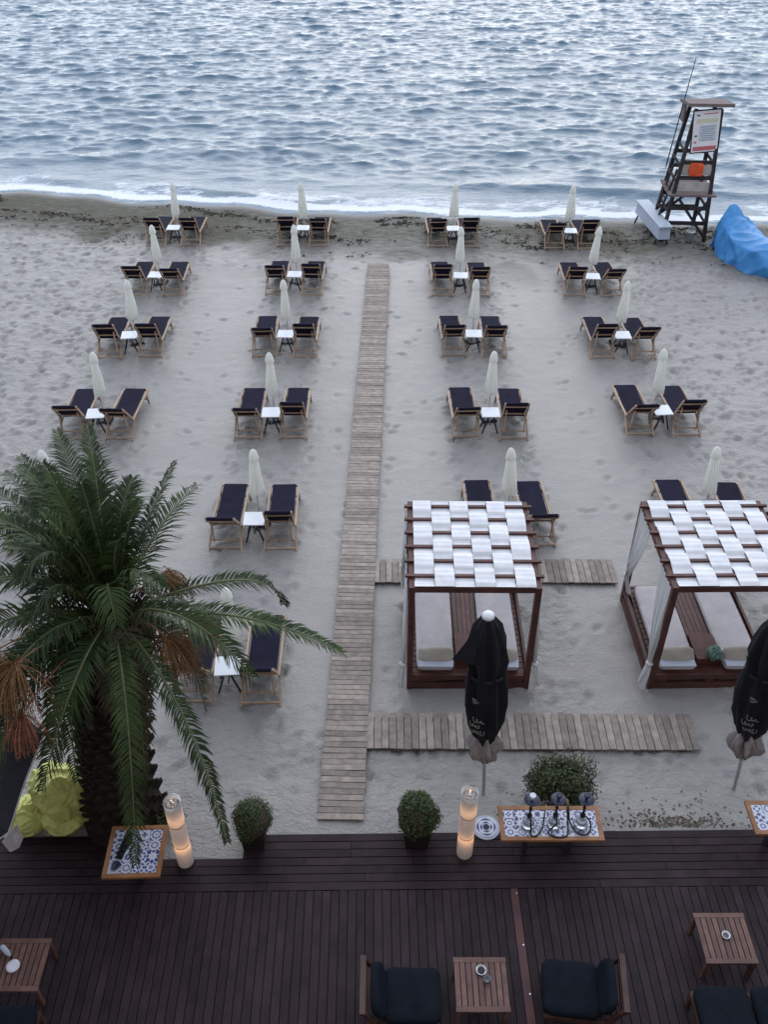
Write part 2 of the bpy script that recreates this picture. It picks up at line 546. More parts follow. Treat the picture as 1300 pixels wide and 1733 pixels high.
# ------------------------------------------------------------------ ground: the beach
SHX = [-60, -15.2, -11.6, -8.2, -3.4, 0.0, 5.5, 14.1, 60]
SHY = [40.5, 36.6, 36.1, 35.35, 34.6, 34.15, 33.8, 33.2, 32.0]
def shore(X):
    return np.interp(X, SHX, SHY) + 0.16 * np.sin(X * 0.9 + 1.0) + 0.10 * np.sin(X * 2.1)

xs = np.concatenate([[-900, -300, -120, -60, -35, -22], np.arange(-17, 17.01, 0.075), [22, 35, 60, 120, 300, 900]])
ys = np.concatenate([[-300, -80, -20, 0, 4, 6.5], np.arange(7.2, 37.5, 0.07), [39, 43, 50]])
X, Y = np.meshgrid(xs, ys)
D = Y - shore(X)                                     # positive: in the sea
Z = 0.058 * sstep(Y, 9.4, 8.1)                        # sand heaped against the deck
Z -= 0.10 * sstep(D, -1.6, 0.45) + 0.5 * sstep(D, 0.0, 8.0)
lane = np.zeros_like(X)                              # raked, smoother strips between the columns
for a, b in ((-6.1, -3.75), (-1.75, 1.55), (3.65, 5.85)):
    lane = np.maximum(lane, sstep(X, a - 0.35, a + 0.15) * sstep(X, b + 0.35, b - 0.15))
lane *= sstep(Y, 9.0, 10.5) * sstep(Y, 30.5, 28.5)
rough = 1 - 0.8 * lane
Z += (fbm(X * 0.35, Y * 0.35, 3, 3) - 0.5) * 0.09 * sstep(Y, 8.2, 10) * sstep(D, -0.3, -3.5)
nearf = sstep(Y, 7.95, 8.5)
Z += (fbm(X * 2.2, Y * 3.0, 4, 9) - 0.5) * 0.06 * rough * sstep(D, -0.8, -2.5) * nearf
Z += (fbm(X * 4.6, Y * 5.2, 2, 14) - 0.5) * 0.045 * (0.25 + 0.75 * rough) * sstep(D, -0.8, -2.5) * nearf
Z += 0.010 * lane * (fbm(X * 0.8, Y * 4.5, 3, 40) - 0.5)
x0, y0 = xs[6], ys[6]
for i in range(7500):                                # footprints
    px, py = nrng.uniform(-15, 15), 8.6 + 24 * nrng.random() ** 1.0
    l = -1
    for a, b in ((-6.1, -3.75), (-1.75, 1.55), (3.65, 5.85)):
        if a < px < b:
            l = 1
    if l > 0 and py > 9.8 and nrng.random() < 0.88:
        continue
    an = nrng.normal(0, 0.7)
    ix, iy = int((px - x0) / 0.075) + 6, int((py - y0) / 0.07) + 6
    sl = (slice(max(iy - 5, 6), iy + 6), slice(max(ix - 5, 6), ix + 6))
    dx, dy = X[sl] - px, Y[sl] - py
    u, w = dx * math.cos(an) + dy * math.sin(an), -dx * math.sin(an) + dy * math.cos(an)
    q = (u / 0.07) ** 2 + (w / 0.125) ** 2
    Z[sl] += (-0.050 * np.exp(-q * q * 0.8) + 0.018 * np.exp(-(np.sqrt(q) - 1.5) ** 2 * 4)) * nrng.uniform(0.4, 1.0)
under = (Y < 7.80) & (np.abs(X) < 12) & ~((X > -3.85) & (X < -1.9) & (Y > 7.45))
Z = np.where(under, -0.16, Z)
weed = sstep(D, -5.2, -2.6) * sstep(D, -0.25, -0.9)
weed = weed * (0.85 + 0.4 * sstep(X, 6, -12)) + 0.5 * sstep(fbm(X * 0.5, Y * 0.6, 3, 21), 0.52, 0.72) * sstep(D, -7.5, -4.0) * sstep(D, -0.5, -2)
wet = 0.85 * sstep(D, -1.1, -0.5)
sand = tag(grid_object('sand', xs, ys, Z, 'sand', {'weed': weed, 'wet': wet, 'lane': lane}), kind='structure')

def sand_z(x, y):
    ix = int(np.clip(np.searchsorted(xs, x), 0, len(xs) - 1))
    iy = int(np.clip(np.searchsorted(ys, y), 0, len(ys) - 1))
    return float(Z[iy, ix])

# ------------------------------------------------------------------ the sea: wind waves from a wave spectrum
N, LT = 1024, 128.0
k1 = 2 * PI * np.fft.fftfreq(N, LT / N)
KX, KY = np.meshgrid(k1, k1)
K = np.sqrt(KX ** 2 + KY ** 2)
K[0, 0] = 1e-6
def spectrum(Lw, wd, damp, seed, power):
    c = (KX * wd[0] + KY * wd[1]) / K
    P = np.exp(-1 / (K * Lw) ** 2) / K ** 4 * np.abs(c) ** power * np.exp(-(K * damp) ** 2)
    g = np.random.default_rng(seed)
    h = (g.normal(size=(N, N)) + 1j * g.normal(size=(N, N))) * np.sqrt(P)
    h[0, 0] = 0
    z = np.fft.ifft2(h)
    s = np.std(z.real)
    dx = np.fft.ifft2(1j * KX / K * h).real / s
    dy = np.fft.ifft2(1j * KY / K * h).real / s
    return z.real / s, dx, dy
Ha, DXa, DYa = spectrum(0.46, (0.12, -0.99), 0.05, 5, 9)
Hb, DXb, DYb = spectrum(0.17, (-0.12, -0.99), 0.02, 8, 5)
HH = 0.034 * Ha + 0.027 * Hb
DDX, DDY = 0.055 * DXa + 0.018 * DXb, 0.055 * DYa + 0.018 * DYb
sx = np.concatenate([[-2500, -600, -150, -70, -45], np.arange(-34, 34.01, 0.125), [45, 70, 150, 600, 2500]])
sy = np.concatenate([np.arange(32.0, 84.01, 0.125), [95, 120, 180, 320, 700, 1600, 4000]])
SX, SY = np.meshgrid(sx, sy)
ii = np.round(SX / (LT / N)).astype(int) % N
jj = np.round(SY / (LT / N)).astype(int) % N
inside = (np.abs(SX) < 34.5) & (SY < 84.5)
sd = SY - shore(SX)
amp = np.where(inside, 0.12 + 0.88 * sstep(sd, 0.8, 7.0), 0.0)
SZ = HH[jj, ii] * amp
WX, WY = DDX[jj, ii] * amp, DDY[jj, ii] * amp
mod = fbm(SX * 0.13, SY * 0.1, 2, 61)
for dist, hgt, wid, ph in ((2.0, 0.12, 0.40, 0.0), (4.3, 0.13, 0.6, 3.0), (7.4, 0.09, 0.8, 7.0)):   # low swells running in
    cd = dist + 1.1 * np.sin(SX * 0.21 + ph) + 0.5 * np.sin(SX * 0.53 + 2 * ph)
    a = hgt * sstep(fbm(SX * 0.16 + ph, SX * 0 + ph, 2, 71), 0.35, 0.62)
    SZ += np.where(inside, a * np.exp(-((sd - cd) / wid) ** 2), 0)
edge = np.clip(sd, -3, 0)
SZ = SZ - 0.055 + 0.012 * np.exp(-(sd / 0.25) ** 2) + 0.06 * edge
fn1 = fbm(SX * 0.5, SY * 0.8, 3, 81)
foam = 1.2 * np.exp(-((sd - 0.24) / 0.30) ** 2)
foam += 0.56 * sstep(sd, 0.2, 0.9) * sstep(sd, 3.2, 1.2) * sstep(fn1, 0.36, 0.60)
foam += 0.40 * np.where(inside, sstep(HH[jj, ii], 0.125, 0.19), 0) * amp
sea = tag(grid_object('sea', sx, sy, SZ, 'sea', {'foam': np.clip(foam, 0, 1.2)}, WX, WY), kind='structure')

# ------------------------------------------------------------------ the hotel behind the viewpoint (shades the deck)
hw = MB()
hw.box((0, -3.2, 15), (90, 4.0, 30))
hw.box((0, -1.0, 10.9), (60, 0.6, 0.18)).box((0, -1.0, 14.0), (60, 0.6, 0.18)).box((0, -1.0, 7.8), (60, 0.6, 0.18)).box((0, -1.0, 17.1), (60, 0.6, 0.18))
tag(hw.build('hotel_wall', 'wall'), kind='structure')

# ------------------------------------------------------------------ deck of dark planks
DZ = 0.09
dk = MB()
dk.box((-7.9, 3.45, -0.02), (8.3, 9.0, 0.12)).box((3.6 + 1.0, 3.45, -0.02), (13.2, 9.0, 0.12)).box((-2.875, 3.2, -0.02), (1.75, 8.5, 0.12))
deck = tag(dk.build('deck', 'deck_under'), kind='structure')
deck.rotation_euler.z = R(0.7)
pm = {}
pitch = 0.122
k = 0
x = -7.2
while x < 7.4:
    y1 = 7.02
    red = abs(x - 1.93) < 0.06
    key = ('red' if red else 'p', k % 5)
    if key not in pm:
        pm[key] = MB().box((0, 0, 0), (pitch - 0.010, 6.0, 0.028)).mesh('plank', 'deck_red' if red else 'deck')
    o = link('plank', pm[key], deck, (x, y1 - 3.0 + rng.uniform(-0.004, 0.004), DZ - 0.014 + rng.uniform(-0.002, 0.002)))
    if red:
        tag(o, 'reddish replaced plank among the dark ones')
        for yy in (6.95, 6.2, 5.55):
            MB().lathe([(0.012, 0), (0.012, 0.004)], 8, (0.03, yy - (y1 - 3.0), 0.0142)).build('screw', 'silver', o)
    x += pitch
    k += 1
bm_ = [MB().box((0, 0, 0), (L_ - 0.006, 0.118, 0.028)).mesh('border_plank', 'deck') for L_ in (2.4, 3.2, 1.6)]
bl = (2.4, 3.2, 1.6)
for r_ in range(7):
    yc = 7.02 + 0.005 + 0.064 + r_ * 0.130
    x = -7.4 + rng.uniform(0, 0.8)
    while x < 7.0:
        i = rng.randrange(3)
        xa, xb = x, x + bl[i]
        if yc > 7.55 and xb > -3.75 and xa < -2.0:        # notch of sand beside the palm
            if xa < -3.75:
                me = MB().box((0, 0, 0), (-3.75 - xa, 0.118, 0.028)).mesh('border_plank', 'deck')
                link('plank', me, deck, ((-3.75 + xa) / 2, yc, DZ - 0.014))
            x = -1.995
            continue
        link('plank', bm_[i], deck, ((xa + xb) / 2, yc, DZ - 0.014 + rng.uniform(-0.003, 0.003)))
        x = xb

# ------------------------------------------------------------------ boardwalks
def boardwalk(a, b, wid, pit, label_, top, n_lim=400):
    """slats across the line a->b"""
    a, b = Vector((a[0], a[1], 0)), Vector((b[0], b[1], 0))
    d = (b - a)
    L = d.length
    d.normalize()
    s = Vector((-d.y, d.x, 0))
    rz = math.atan2(d.y, d.x)
    run = MB()
    for k in (-0.36, 0, 0.36):
        p, q = a + d * 0.02 + s * (k * wid) + Vector((0, 0, top - 0.048)), a + d * (int(L / pit) * pit - 0.03) + s * (k * wid) + Vector((0, 0, top - 0.048))
        run.bar(p, q, 0.05, 0.045)
    root = tag(run.build('boardwalk', 'slat_under'), kind='structure')
    me = MB().box((0, 0, 0), (pit - 0.011, wid, 0.024)).mesh('slat', 'slat')
    n = int(L / pit)
    for i in range(n):
        p = a + d * (pit * (i + 0.5))
        o = link('slat', me, root, (p.x + s.x * rng.uniform(-0.008, 0.008), p.y + s.y * rng.uniform(-0.008, 0.008), top - 0.012 + rng.uniform(-0.004, 0.004)))
        o.rotation_euler = (rng.uniform(-0.012, 0.012), rng.uniform(-0.02, 0.02), rz + rng.uniform(-0.008, 0.008))
    return root
boardwalk((-0.67, 8.16), (-0.175, 29.2), 0.71, 0.112, '', 0.105)
boardwalk((-0.21, 13.88), (4.74, 13.86), 0.70, 0.125, '', 0.085)
boardwalk((-0.29, 9.86), (5.30, 9.83), 0.74, 0.125, '', 0.10)

# ------------------------------------------------------------------ sun loungers, side tables and closed beach umbrellas
def make_lounger(by=0.0, bz=0.0):
    root = link('sun_lounger', None)
    W = 0.31
    by, bz = by, bz
    for s in (-1, 1):
        MB().bar((s * W, 1.42, 0.30), (s * W, -0.10, 0.36), 0.035, 0.05).build('side_rail', 'teak', root)
        MB().bar((s * W, 0.02, 0.35), (s * (W + 0.025), -0.47, 0.0), 0.035, 0.05).build('leg', 'teak', root)
        MB().bar((s * W, 1.18, 0.30), (s * (W + 0.01), 1.30, 0.0), 0.035, 0.05).build('leg', 'teak', root)
        MB().bar((s * (W - 0.028), -0.02, 0.34), (s * (W - 0.028), -0.53 + by, 1.01 + bz), 0.032, 0.045).build('backrest_rail', 'teak', root)
        MB().bar((s * (W - 0.09), -0.36 + by * 0.65, 0.74 + bz * 0.65), (s * (W - 0.07), -0.32, 0.13), 0.025, 0.035).build('prop', 'teak', root)
    w2 = 2 * W
    MB().bar((-W - 0.02, 1.42, 0.30), (W + 0.02, 1.42, 0.30), 0.04, 0.04).build('front_bar', 'teak', root)
    MB().bar((-W - 0.02, -0.43, 0.05), (W + 0.02, -0.43, 0.05), 0.03, 0.03).build('crossbar', 'teak', root)
    MB().bar((-W + 0.02, -0.30, 0.17), (W - 0.02, -0.30, 0.17), 0.028, 0.028).build('crossbar', 'teak', root)
    MB().bar((-W + 0.02, 1.24, 0.14), (W - 0.02, 1.24, 0.14), 0.028, 0.028).build('crossbar', 'teak', root)
    n_ = Vector((0, -0.79, -0.61)) * 0.035
    for t in (0.45, 0.90):
        p = Vector((0, -0.02, 0.34)).lerp(Vector((0, -0.52 + by, 0.99 + bz)), t) + n_
        MB().bar(p + Vector((-W + 0.02, 0, 0)), p + Vector((W - 0.02, 0, 0)), 0.03, 0.03).build('crossbar', 'teak', root)
    path = [(0, 1.44, 0.285), (0, 1.42, 0.335), (0, 1.1, 0.335), (0, 0.7, 0.335), (0, 0.3, 0.345), (0, 0.08, 0.365), (0, -0.02, 0.42),
            (0, -0.15, 0.57), (0, -0.33, 0.79), (0, -0.50, 1.015), (0, -0.535, 1.02), (0, -0.55, 1.0), (0, -0.545, 0.97)]
    path = [(x_, y_ + by * min(1, max(0, (z_ - 0.40) / 0.60)), z_ + bz * min(1, max(0, (z_ - 0.40) / 0.60))) if y_ < 0.05 else (x_, y_, z_) for x_, y_, z_ in path]
    MB().ribbon(path, 0.515, 0.014).build('canvas', 'canvas', root)
    return root

def make_table():
    root = link('side_table', None)
    MB().box((0, 0, 0.50), (0.44, 0.44, 0.02)).build('table_top', 'white_top', root)
    for s in (-1, 1):
        MB().bar((-0.05, s * 0.17, 0.485), (-0.19, s * 0.17, 0), 0.032, 0.032).build('leg', 'dark_metal', root)
        MB().bar((0.05, s * 0.17, 0.485), (0.19, s * 0.17, 0), 0.032, 0.032).build('leg', 'dark_metal', root)
    MB().bar((0, -0.17, 0.245), (0, 0.17, 0.245), 0.025).build('crossbar', 'dark_metal', root)
    return root

def make_beach_umbrella(seed):
    r = random.Random(seed)
    root = link('beach_umbrella', None)
    MB().box((0, 0, 0.035), (0.38, 0.38, 0.07), taper=0.9).build('base', 'dark_metal', root)
    MB().tube([(0, 0, 0.05), (0, 0, 1.87)], 0.019, 8).build('pole', 'pole', root)
    ph = r.uniform(0, 6)
    def pleat(rad, z, a, i):
        k = min(1.0, max(0.0, (1.66 - z) / 0.5)) * 0.16 + 0.06
        s = math.cos(8 * a + ph) * k + 0.10 * math.cos(2 * a + ph * 2) + 0.06 * math.sin(3 * a + 5 * z)
        dz = 0.035 * math.cos(4 * a + ph) + 0.03 * math.sin(a + ph) if z < 0.80 else 0.0
        return rad * (1 + s), dz
    prof = [(0.105, 0.74), (0.134, 0.755), (0.131, 0.9), (0.120, 1.1), (0.106, 1.3), (0.094, 1.5), (0.080, 1.62), (0.05, 1.70)]
    MB().lathe(prof, 48, fn=pleat, cap0=False, cap1=False).build('canopy', 'umb_cloth', root, True)
    def cap(rad, z, a, i):
        return rad * (1 + 0.10 * math.cos(8 * a + ph) * (1 if z < 1.75 else 0.3)), 0.012 * math.cos(8 * a + ph) if z < 1.66 else 0
    MB().lathe([(0.100, 1.635), (0.103, 1.66), (0.092, 1.76), (0.068, 1.84), (0.035, 1.885), (0.012, 1.90)], 32, fn=cap, cap0=False).build('top_cap', 'umb_cloth', root, True)
    return root

ROWS = ['row nearest sea', 'second row from sea', 'third row from sea', 'fourth row from sea', 'fifth row from sea', 'sixth row from sea']
COLS = ['far-left column', 'column left of boardwalk', 'column right of boardwalk', 'far-right column']
TAB = [[(-7.30, 31.2), (-7.15, 27.25), (-7.10, 23.25), (-7.03, 19.13), (-6.95, 15.05)],
       [(-2.80, 31.15), (-2.80, 27.3), (-2.75, 23.29), (-2.76, 19.18), (-2.71, 15.04), (-2.72, 10.93)],
       [(2.39, 31.1), (2.40, 27.2), (2.51, 23.29), (2.60, 19.2), (2.68, 15.15)],
       [(6.42, 30.9), (6.52, 27.16), (6.65, 23.2), (6.82, 19.3), (6.93, 15.15)]]
TOPX = [[.06, -.03, .04, .06, -.05], [-.06, .02, -.02, 0, .01, .03], [.03, -.03, .01, .02, -.08], [.02, .12, .02, -.08, -.10]]
L0, T0 = [make_lounger(), make_lounger(-0.06, -0.05), make_lounger(0.07, 0.03)], make_table()
U0 = [make_beach_umbrella(s) for s in (3, 8, 15)]
first = {}
def take(src, key):
    if key not in first:
        first[key] = src
        return src
    return clone(src)
for ci in range(4):
    for ri, (tx, ty) in enumerate(TAB[ci]):
        zz = 0.0
        for side, sn in ((-1, 'left'), (1, 'right')):
            li = rng.choice((0, 0, 1, 2))
            o = take(L0[li], 'L%d' % li)
            o.location = (tx + side * 0.575 + rng.uniform(-0.03, 0.03), ty + rng.uniform(-0.05, 0.05), zz)
            o.rotation_euler = (0, 0, R(rng.uniform(-2.2, 2.2)))
            tag(o, 'navy lounger, %s of its pair, %s, %s' % (sn, ROWS[ri], COLS[ci]), 'sun lounger', 'navy canvas loungers in pairs on the sand')
        o = take(T0, 'T')
        o.location = (tx, ty + rng.uniform(-0.03, 0.03), zz)
        o.rotation_euler = (0, 0, R(rng.uniform(-6, 6)))
        tag(o, 'small white side table between loungers, %s, %s' % (ROWS[ri], COLS[ci]), 'table', 'white side tables between the loungers')
        ui = rng.randrange(3)
        o = take(U0[ui], 'U%d' % ui)
        o.location = (tx + 0.02, ty + 0.48, zz)
        tilt = math.atan2(TOPX[ci][ri] - 0.02, 1.9)
        o.rotation_euler = (R(rng.uniform(-1.5, 1.5)), tilt, rng.uniform(0, 6) if abs(tilt) < 0.02 else 0.0)
        tag(o, 'closed cream beach umbrella, %s, %s' % (ROWS[ri], COLS[ci]), 'umbrella', 'closed cream umbrellas between the loungers')
for u in U0:
    if u not in first.values():
        for ch in list(u.children):
            bpy.data.objects.remove(ch)
        bpy.data.objects.remove(u)

# ------------------------------------------------------------------ cabanas
def curtain(p0, p1, tie, tail, n=26, rows=14, amp=0.022, phase=0.0):
    """cloth hung from the line p0-p1, gathered at tie and flaring to a tail"""
    p0, p1, tie, tail = Vector(p0), Vector(p1), Vector(tie), Vector(tail)
    al = (p1 - p0).normalized()
    nr = al.cross(Vector((0, 0, 1))).normalized()
    pts, fs = [], []
    allrows = rows + 6
    for j in range(allrows + 1):
        if j <= rows:
            t = j / rows
            g = 1 - t ** 1.25
        else:
            t = 1 + (j - rows) / 6
        for i in range(n + 1):
            u = i / n
            top = p0.lerp(p1, u)
            if j <= rows:
                p = top.lerp(tie, t)
                sag = (top - tie)
                p = Vector((tie.x + sag.x * (g * 0.92 + 0.08), tie.y + sag.y * (g * 0.92 + 0.08), top.z + (tie.z - top.z) * t))
                w = amp * (0.5 + 1.2 * min(1, t * 1.3))
            else:
                q = tie.lerp(tail, t - 1)
                p = q + al * ((u - 0.5) * (0.09 + 0.12 * (t - 1)))
                w = amp * 1.8
            p = p + nr * (w * math.cos(u * 2 * PI * 6 + phase + 0.6 * t)) + al * (w * 0.4 * math.sin(u * 2 * PI * 9 + t * 2))
            pts.append(p)
    for j in range(allrows):
        for i in range(n):
            a = j * (n + 1) + i
            fs.append((a, a + 1, a + n + 2, a + n + 1))
    return MB().add(pts, fs)

def cabana(loc, label, rz, curtains, extra):
    root = thing('cabana', loc, label, 'cabana', 'four-post cabanas with woven roofs', rz)
    W, Dp, H = 2.14, 2.28, 2.42          # origin: front-left corner on the sand, +x right, +y to the sea
    pw = 0.10
    for (x, y) in ((pw / 2, pw / 2), (W - pw / 2, pw / 2), (pw / 2, Dp - pw / 2), (W - pw / 2, Dp - pw / 2)):
        MB().box((x, y, (H - 0.10) / 2), (pw, pw, H - 0.10)).build('post', 'mahog', root)
    zt = H - 0.05
    MB().box((W / 2, pw / 2, zt), (W, pw - 0.004, 0.10)).build('roof_beam', 'mahog', root)
    MB().box((W / 2, Dp - pw / 2, zt), (W, pw - 0.004, 0.10)).build('roof_beam', 'mahog', root)
    for x in (pw / 2, W - pw / 2):
        MB().box((x, Dp / 2, zt), (pw, Dp - 2 * pw, 0.096)).build('roof_beam', 'mahog', root)
    nb = 6
    ybs = [0.27 + i * (Dp - 0.42) / (nb - 1) * 0.985 for i in range(nb)]
    for y in ybs:
        MB().box((W / 2, y, H + 0.022), (W + 0.12, 0.055, 0.042)).build('roof_bar', 'mahog', root)
    sw = (W - 2 * pw + 0.02) / 6
    for s in range(6):
        path = []
        M_ = 70
        yy0, yy1 = 0.015, Dp - 0.02
        for i in range(M_ + 1):
            y = yy0 + (yy1 - yy0) * i / M_
            # over one bar, under the next
            ph = np.interp(y, [yy0] + ybs + [yy1], [-0.5] + list(range(nb)) + [nb - 0.5])
            sg = math.cos(PI * (ph + s + 1))
            z = H + 0.022 + 0.027 * math.tanh(2.6 * sg) + 0.004 * math.sin(y * 23 + s * 2.1) + 0.003 * math.sin(y * 51 + s)
            if y < 0.14:
                z = max(z, H + 0.010)
            if y > Dp - 0.14:
                z = max(z, H + 0.010)
            path.append((pw - 0.01 + sw * (s + 0.5), y, z))
        MB().ribbon(path, sw - 0.006, 0.006).build('fabric_strip', 'strip', root)
    # bed base
    for y, hh in ((0.03, 0), (Dp - 0.03, 0)):
        MB().box((W / 2, y, 0.30), (W - 2 * pw, 0.05, 0.11)).build('base_board', 'mahog', root)
        MB().box((W / 2, y, 0.08), (W - 2 * pw, 0.045, 0.15)).build('base_board', 'mahog', root)
    for x in (0.03, W - 0.03):
        MB().box((x, Dp / 2, 0.30), (0.05, Dp - 2 * pw, 0.11)).build('base_board', 'mahog', root)
        MB().box((x, Dp / 2, 0.08), (0.045, Dp - 2 * pw, 0.15)).build('base_board', 'mahog', root)
    for i in range(3):
        x = (pw + 0.15, W / 2, W - pw - 0.15)[i]
        MB().box((x, 0.035, 0.2), (0.14, 0.03, 0.088)).build('base_block', 'mahog', root)
    MB().box((W / 2, 0.12, 0.19), (W - 2.2 * pw, 0.02, 0.03)).build('inner_rail', 'teak', root)
    for i in range(16):
        MB().box((W / 2, 0.13 + i * (Dp - 0.26) / 15, 0.335), (W - 2 * pw, 0.115, 0.02)).build('bed_slat', 'mahog', root)
    for x0_, x1_ in ((0.17, 0.83), (1.31, 1.97)):
        MB().cushion(((x0_ + x1_) / 2, Dp / 2, 0.405), (x1_ - x0_, Dp - 0.20, 0.13), 0.16, 32, 10).build('mattress', 'mattress', root, True)
        MB().box(((x0_ + x1_) / 2, 0.17, 0.475), (x1_ - x0_ - 0.05, 0.16, 0.02)).build('sheet', 'sheet', root)
        MB().cushion(((x0_ + x1_) / 2, 0.33, 0.52), (x1_ - x0_ - 0.03, 0.28, 0.14), 0.5, 24, 10, 0.02,
                     Matrix.Rotation(R(38), 3, 'X')).build('pillow', 'pillow', root, True)
    cx0, cx1 = 0.86, 1.28
    n_ = 5
    for i in range(n_):
        w = (cx1 - cx0) / n_
        MB().box((cx0 + w * (i + 0.5), Dp / 2 + 0.33, 0.385), (w - 0.008, Dp - 0.85, 0.03)).build('console_board', 'console', root)
    MB().box(((cx0 + cx1) / 2, 0.56, 0.42), (cx1 - cx0, 0.62, 0.14)).build('console_box', 'mahog', root)
    for c in curtains:
        curtain(*c, phase=rng.uniform(0, 6)).build('curtain', 'curtain', root, True)
        t_ = Vector(c[2])
        MB().lathe([(0.062, -0.02), (0.07, 0), (0.062, 0.02)], 12, t_).build('curtain_tie', 'curtain', root, True)
    return root

W_, D_ = 2.14, 2.28
cab1 = cabana((0.40, 10.84, 0.0), 'woven-roof cabana bed beside the boardwalk, behind closed black parasol', R(-0.5), [
    ((-0.03, 1.55, 2.36), (-0.03, 2.2, 2.36), (-0.05, 2.2, 0.95), (-0.06, 2.2, 0.45)),
    ((-0.03, 0.95, 2.36), (-0.03, 0.05, 2.36), (-0.07, 0.05, 0.60), (-0.12, -0.02, 0.15)),
    ((W_ + 0.02, 1.5, 2.36), (W_ + 0.02, 2.2, 2.36), (W_ - 0.12, 2.1, 1.15), (W_ - 0.10, 2.1, 0.6)),
    ((W_ + 0.01, 0.45, 2.36), (W_ + 0.01, 0.05, 2.36), (W_ + 0.06, 0.06, 0.62), (W_ + 0.15, 0.0, 0.22))], 0)
cab2 = cabana((4.64, 10.84, 0.0), 'woven-roof cabana bed at right with green cloth on its console', R(0.6), [
    ((0.0, 1.45, 2.36), (0.0, 2.2, 2.36), (0.0, 2.2, 0.72), (0.07, 2.14, 0.36)),
    ((0.0, 0.75, 2.36), (0.0, 0.05, 2.36), (-0.05, 0.05, 0.62), (-0.14, -0.03, 0.12)),
    ((W_ + 0.02, 1.5, 2.36), (W_ + 0.02, 2.2, 2.36), (W_, 2.2, 0.8), (W_ + 0.05, 2.2, 0.4)),
    ((W_ + 0.02, 0.9, 2.36), (W_ + 0.02, 0.05, 2.36), (W_ + 0.06, 0.06, 0.62), (W_ + 0.15, 0.0, 0.22))], 1)

# a green cloth bundle on the console of the right cabana
def lump(c, s, seed, amp=0.25, fr=5.0, nu=40, nv=24, flat=0.0):
    pts, fs = [], []
    off = Vector((seed * 3.7, seed * 1.9, seed * 7.3))
    for j in range(nv + 1):
        ph = -PI / 2 + PI * j / nv
        for i in range(nu):
            th = 2 * PI * i / nu
            d = Vector((math.cos(ph) * math.cos(th), math.cos(ph) * math.sin(th), math.sin(ph)))
            g = max(0.0, 1 - abs(mnoise.noise(Vector((d.x * fr * 0.6, d.y * fr * 0.6, d.z * fr * 0.35)) + off)) * 4.5) ** 1.4
            g2 = max(0.0, 1 - abs(mnoise.noise(Vector((d.x * fr, d.y * fr * 0.5, d.z * fr * 0.9)) + off * 1.7)) * 4.0) ** 1.4
            k = 1 + amp * (0.8 * mnoise.noise(d * fr * 0.3 + off) + 0.30 * g + 0.18 * g2)
            p = Vector((d.x * s[0] * k, d.y * s[1] * k, d.z * s[2] * k))
            if p.z < -s[2] * (1 - flat):
                p.z = -s[2] * (1 - flat)
            pts.append(p + Vector(c))
    for j in range(nv):
        for i in range(nu):
            i2 = (i + 1) % nu
            fs.append((j * nu + i, j * nu + i2, (j + 1) * nu + i2, (j + 1) * nu + i))
    return MB().add(pts, fs)
gb = lump((0, 0, 0.12), (0.15, 0.17, 0.13), 4, 0.5, 6, flat=0.1).build('cloth_bundle', 'green', None, True)
gb.location = (5.80, 11.16, 0.49)
gb.scale = (0.8, 0.8, 0.75)
tag(gb, 'crumpled green patterned cloth on cabana console', 'cloth')

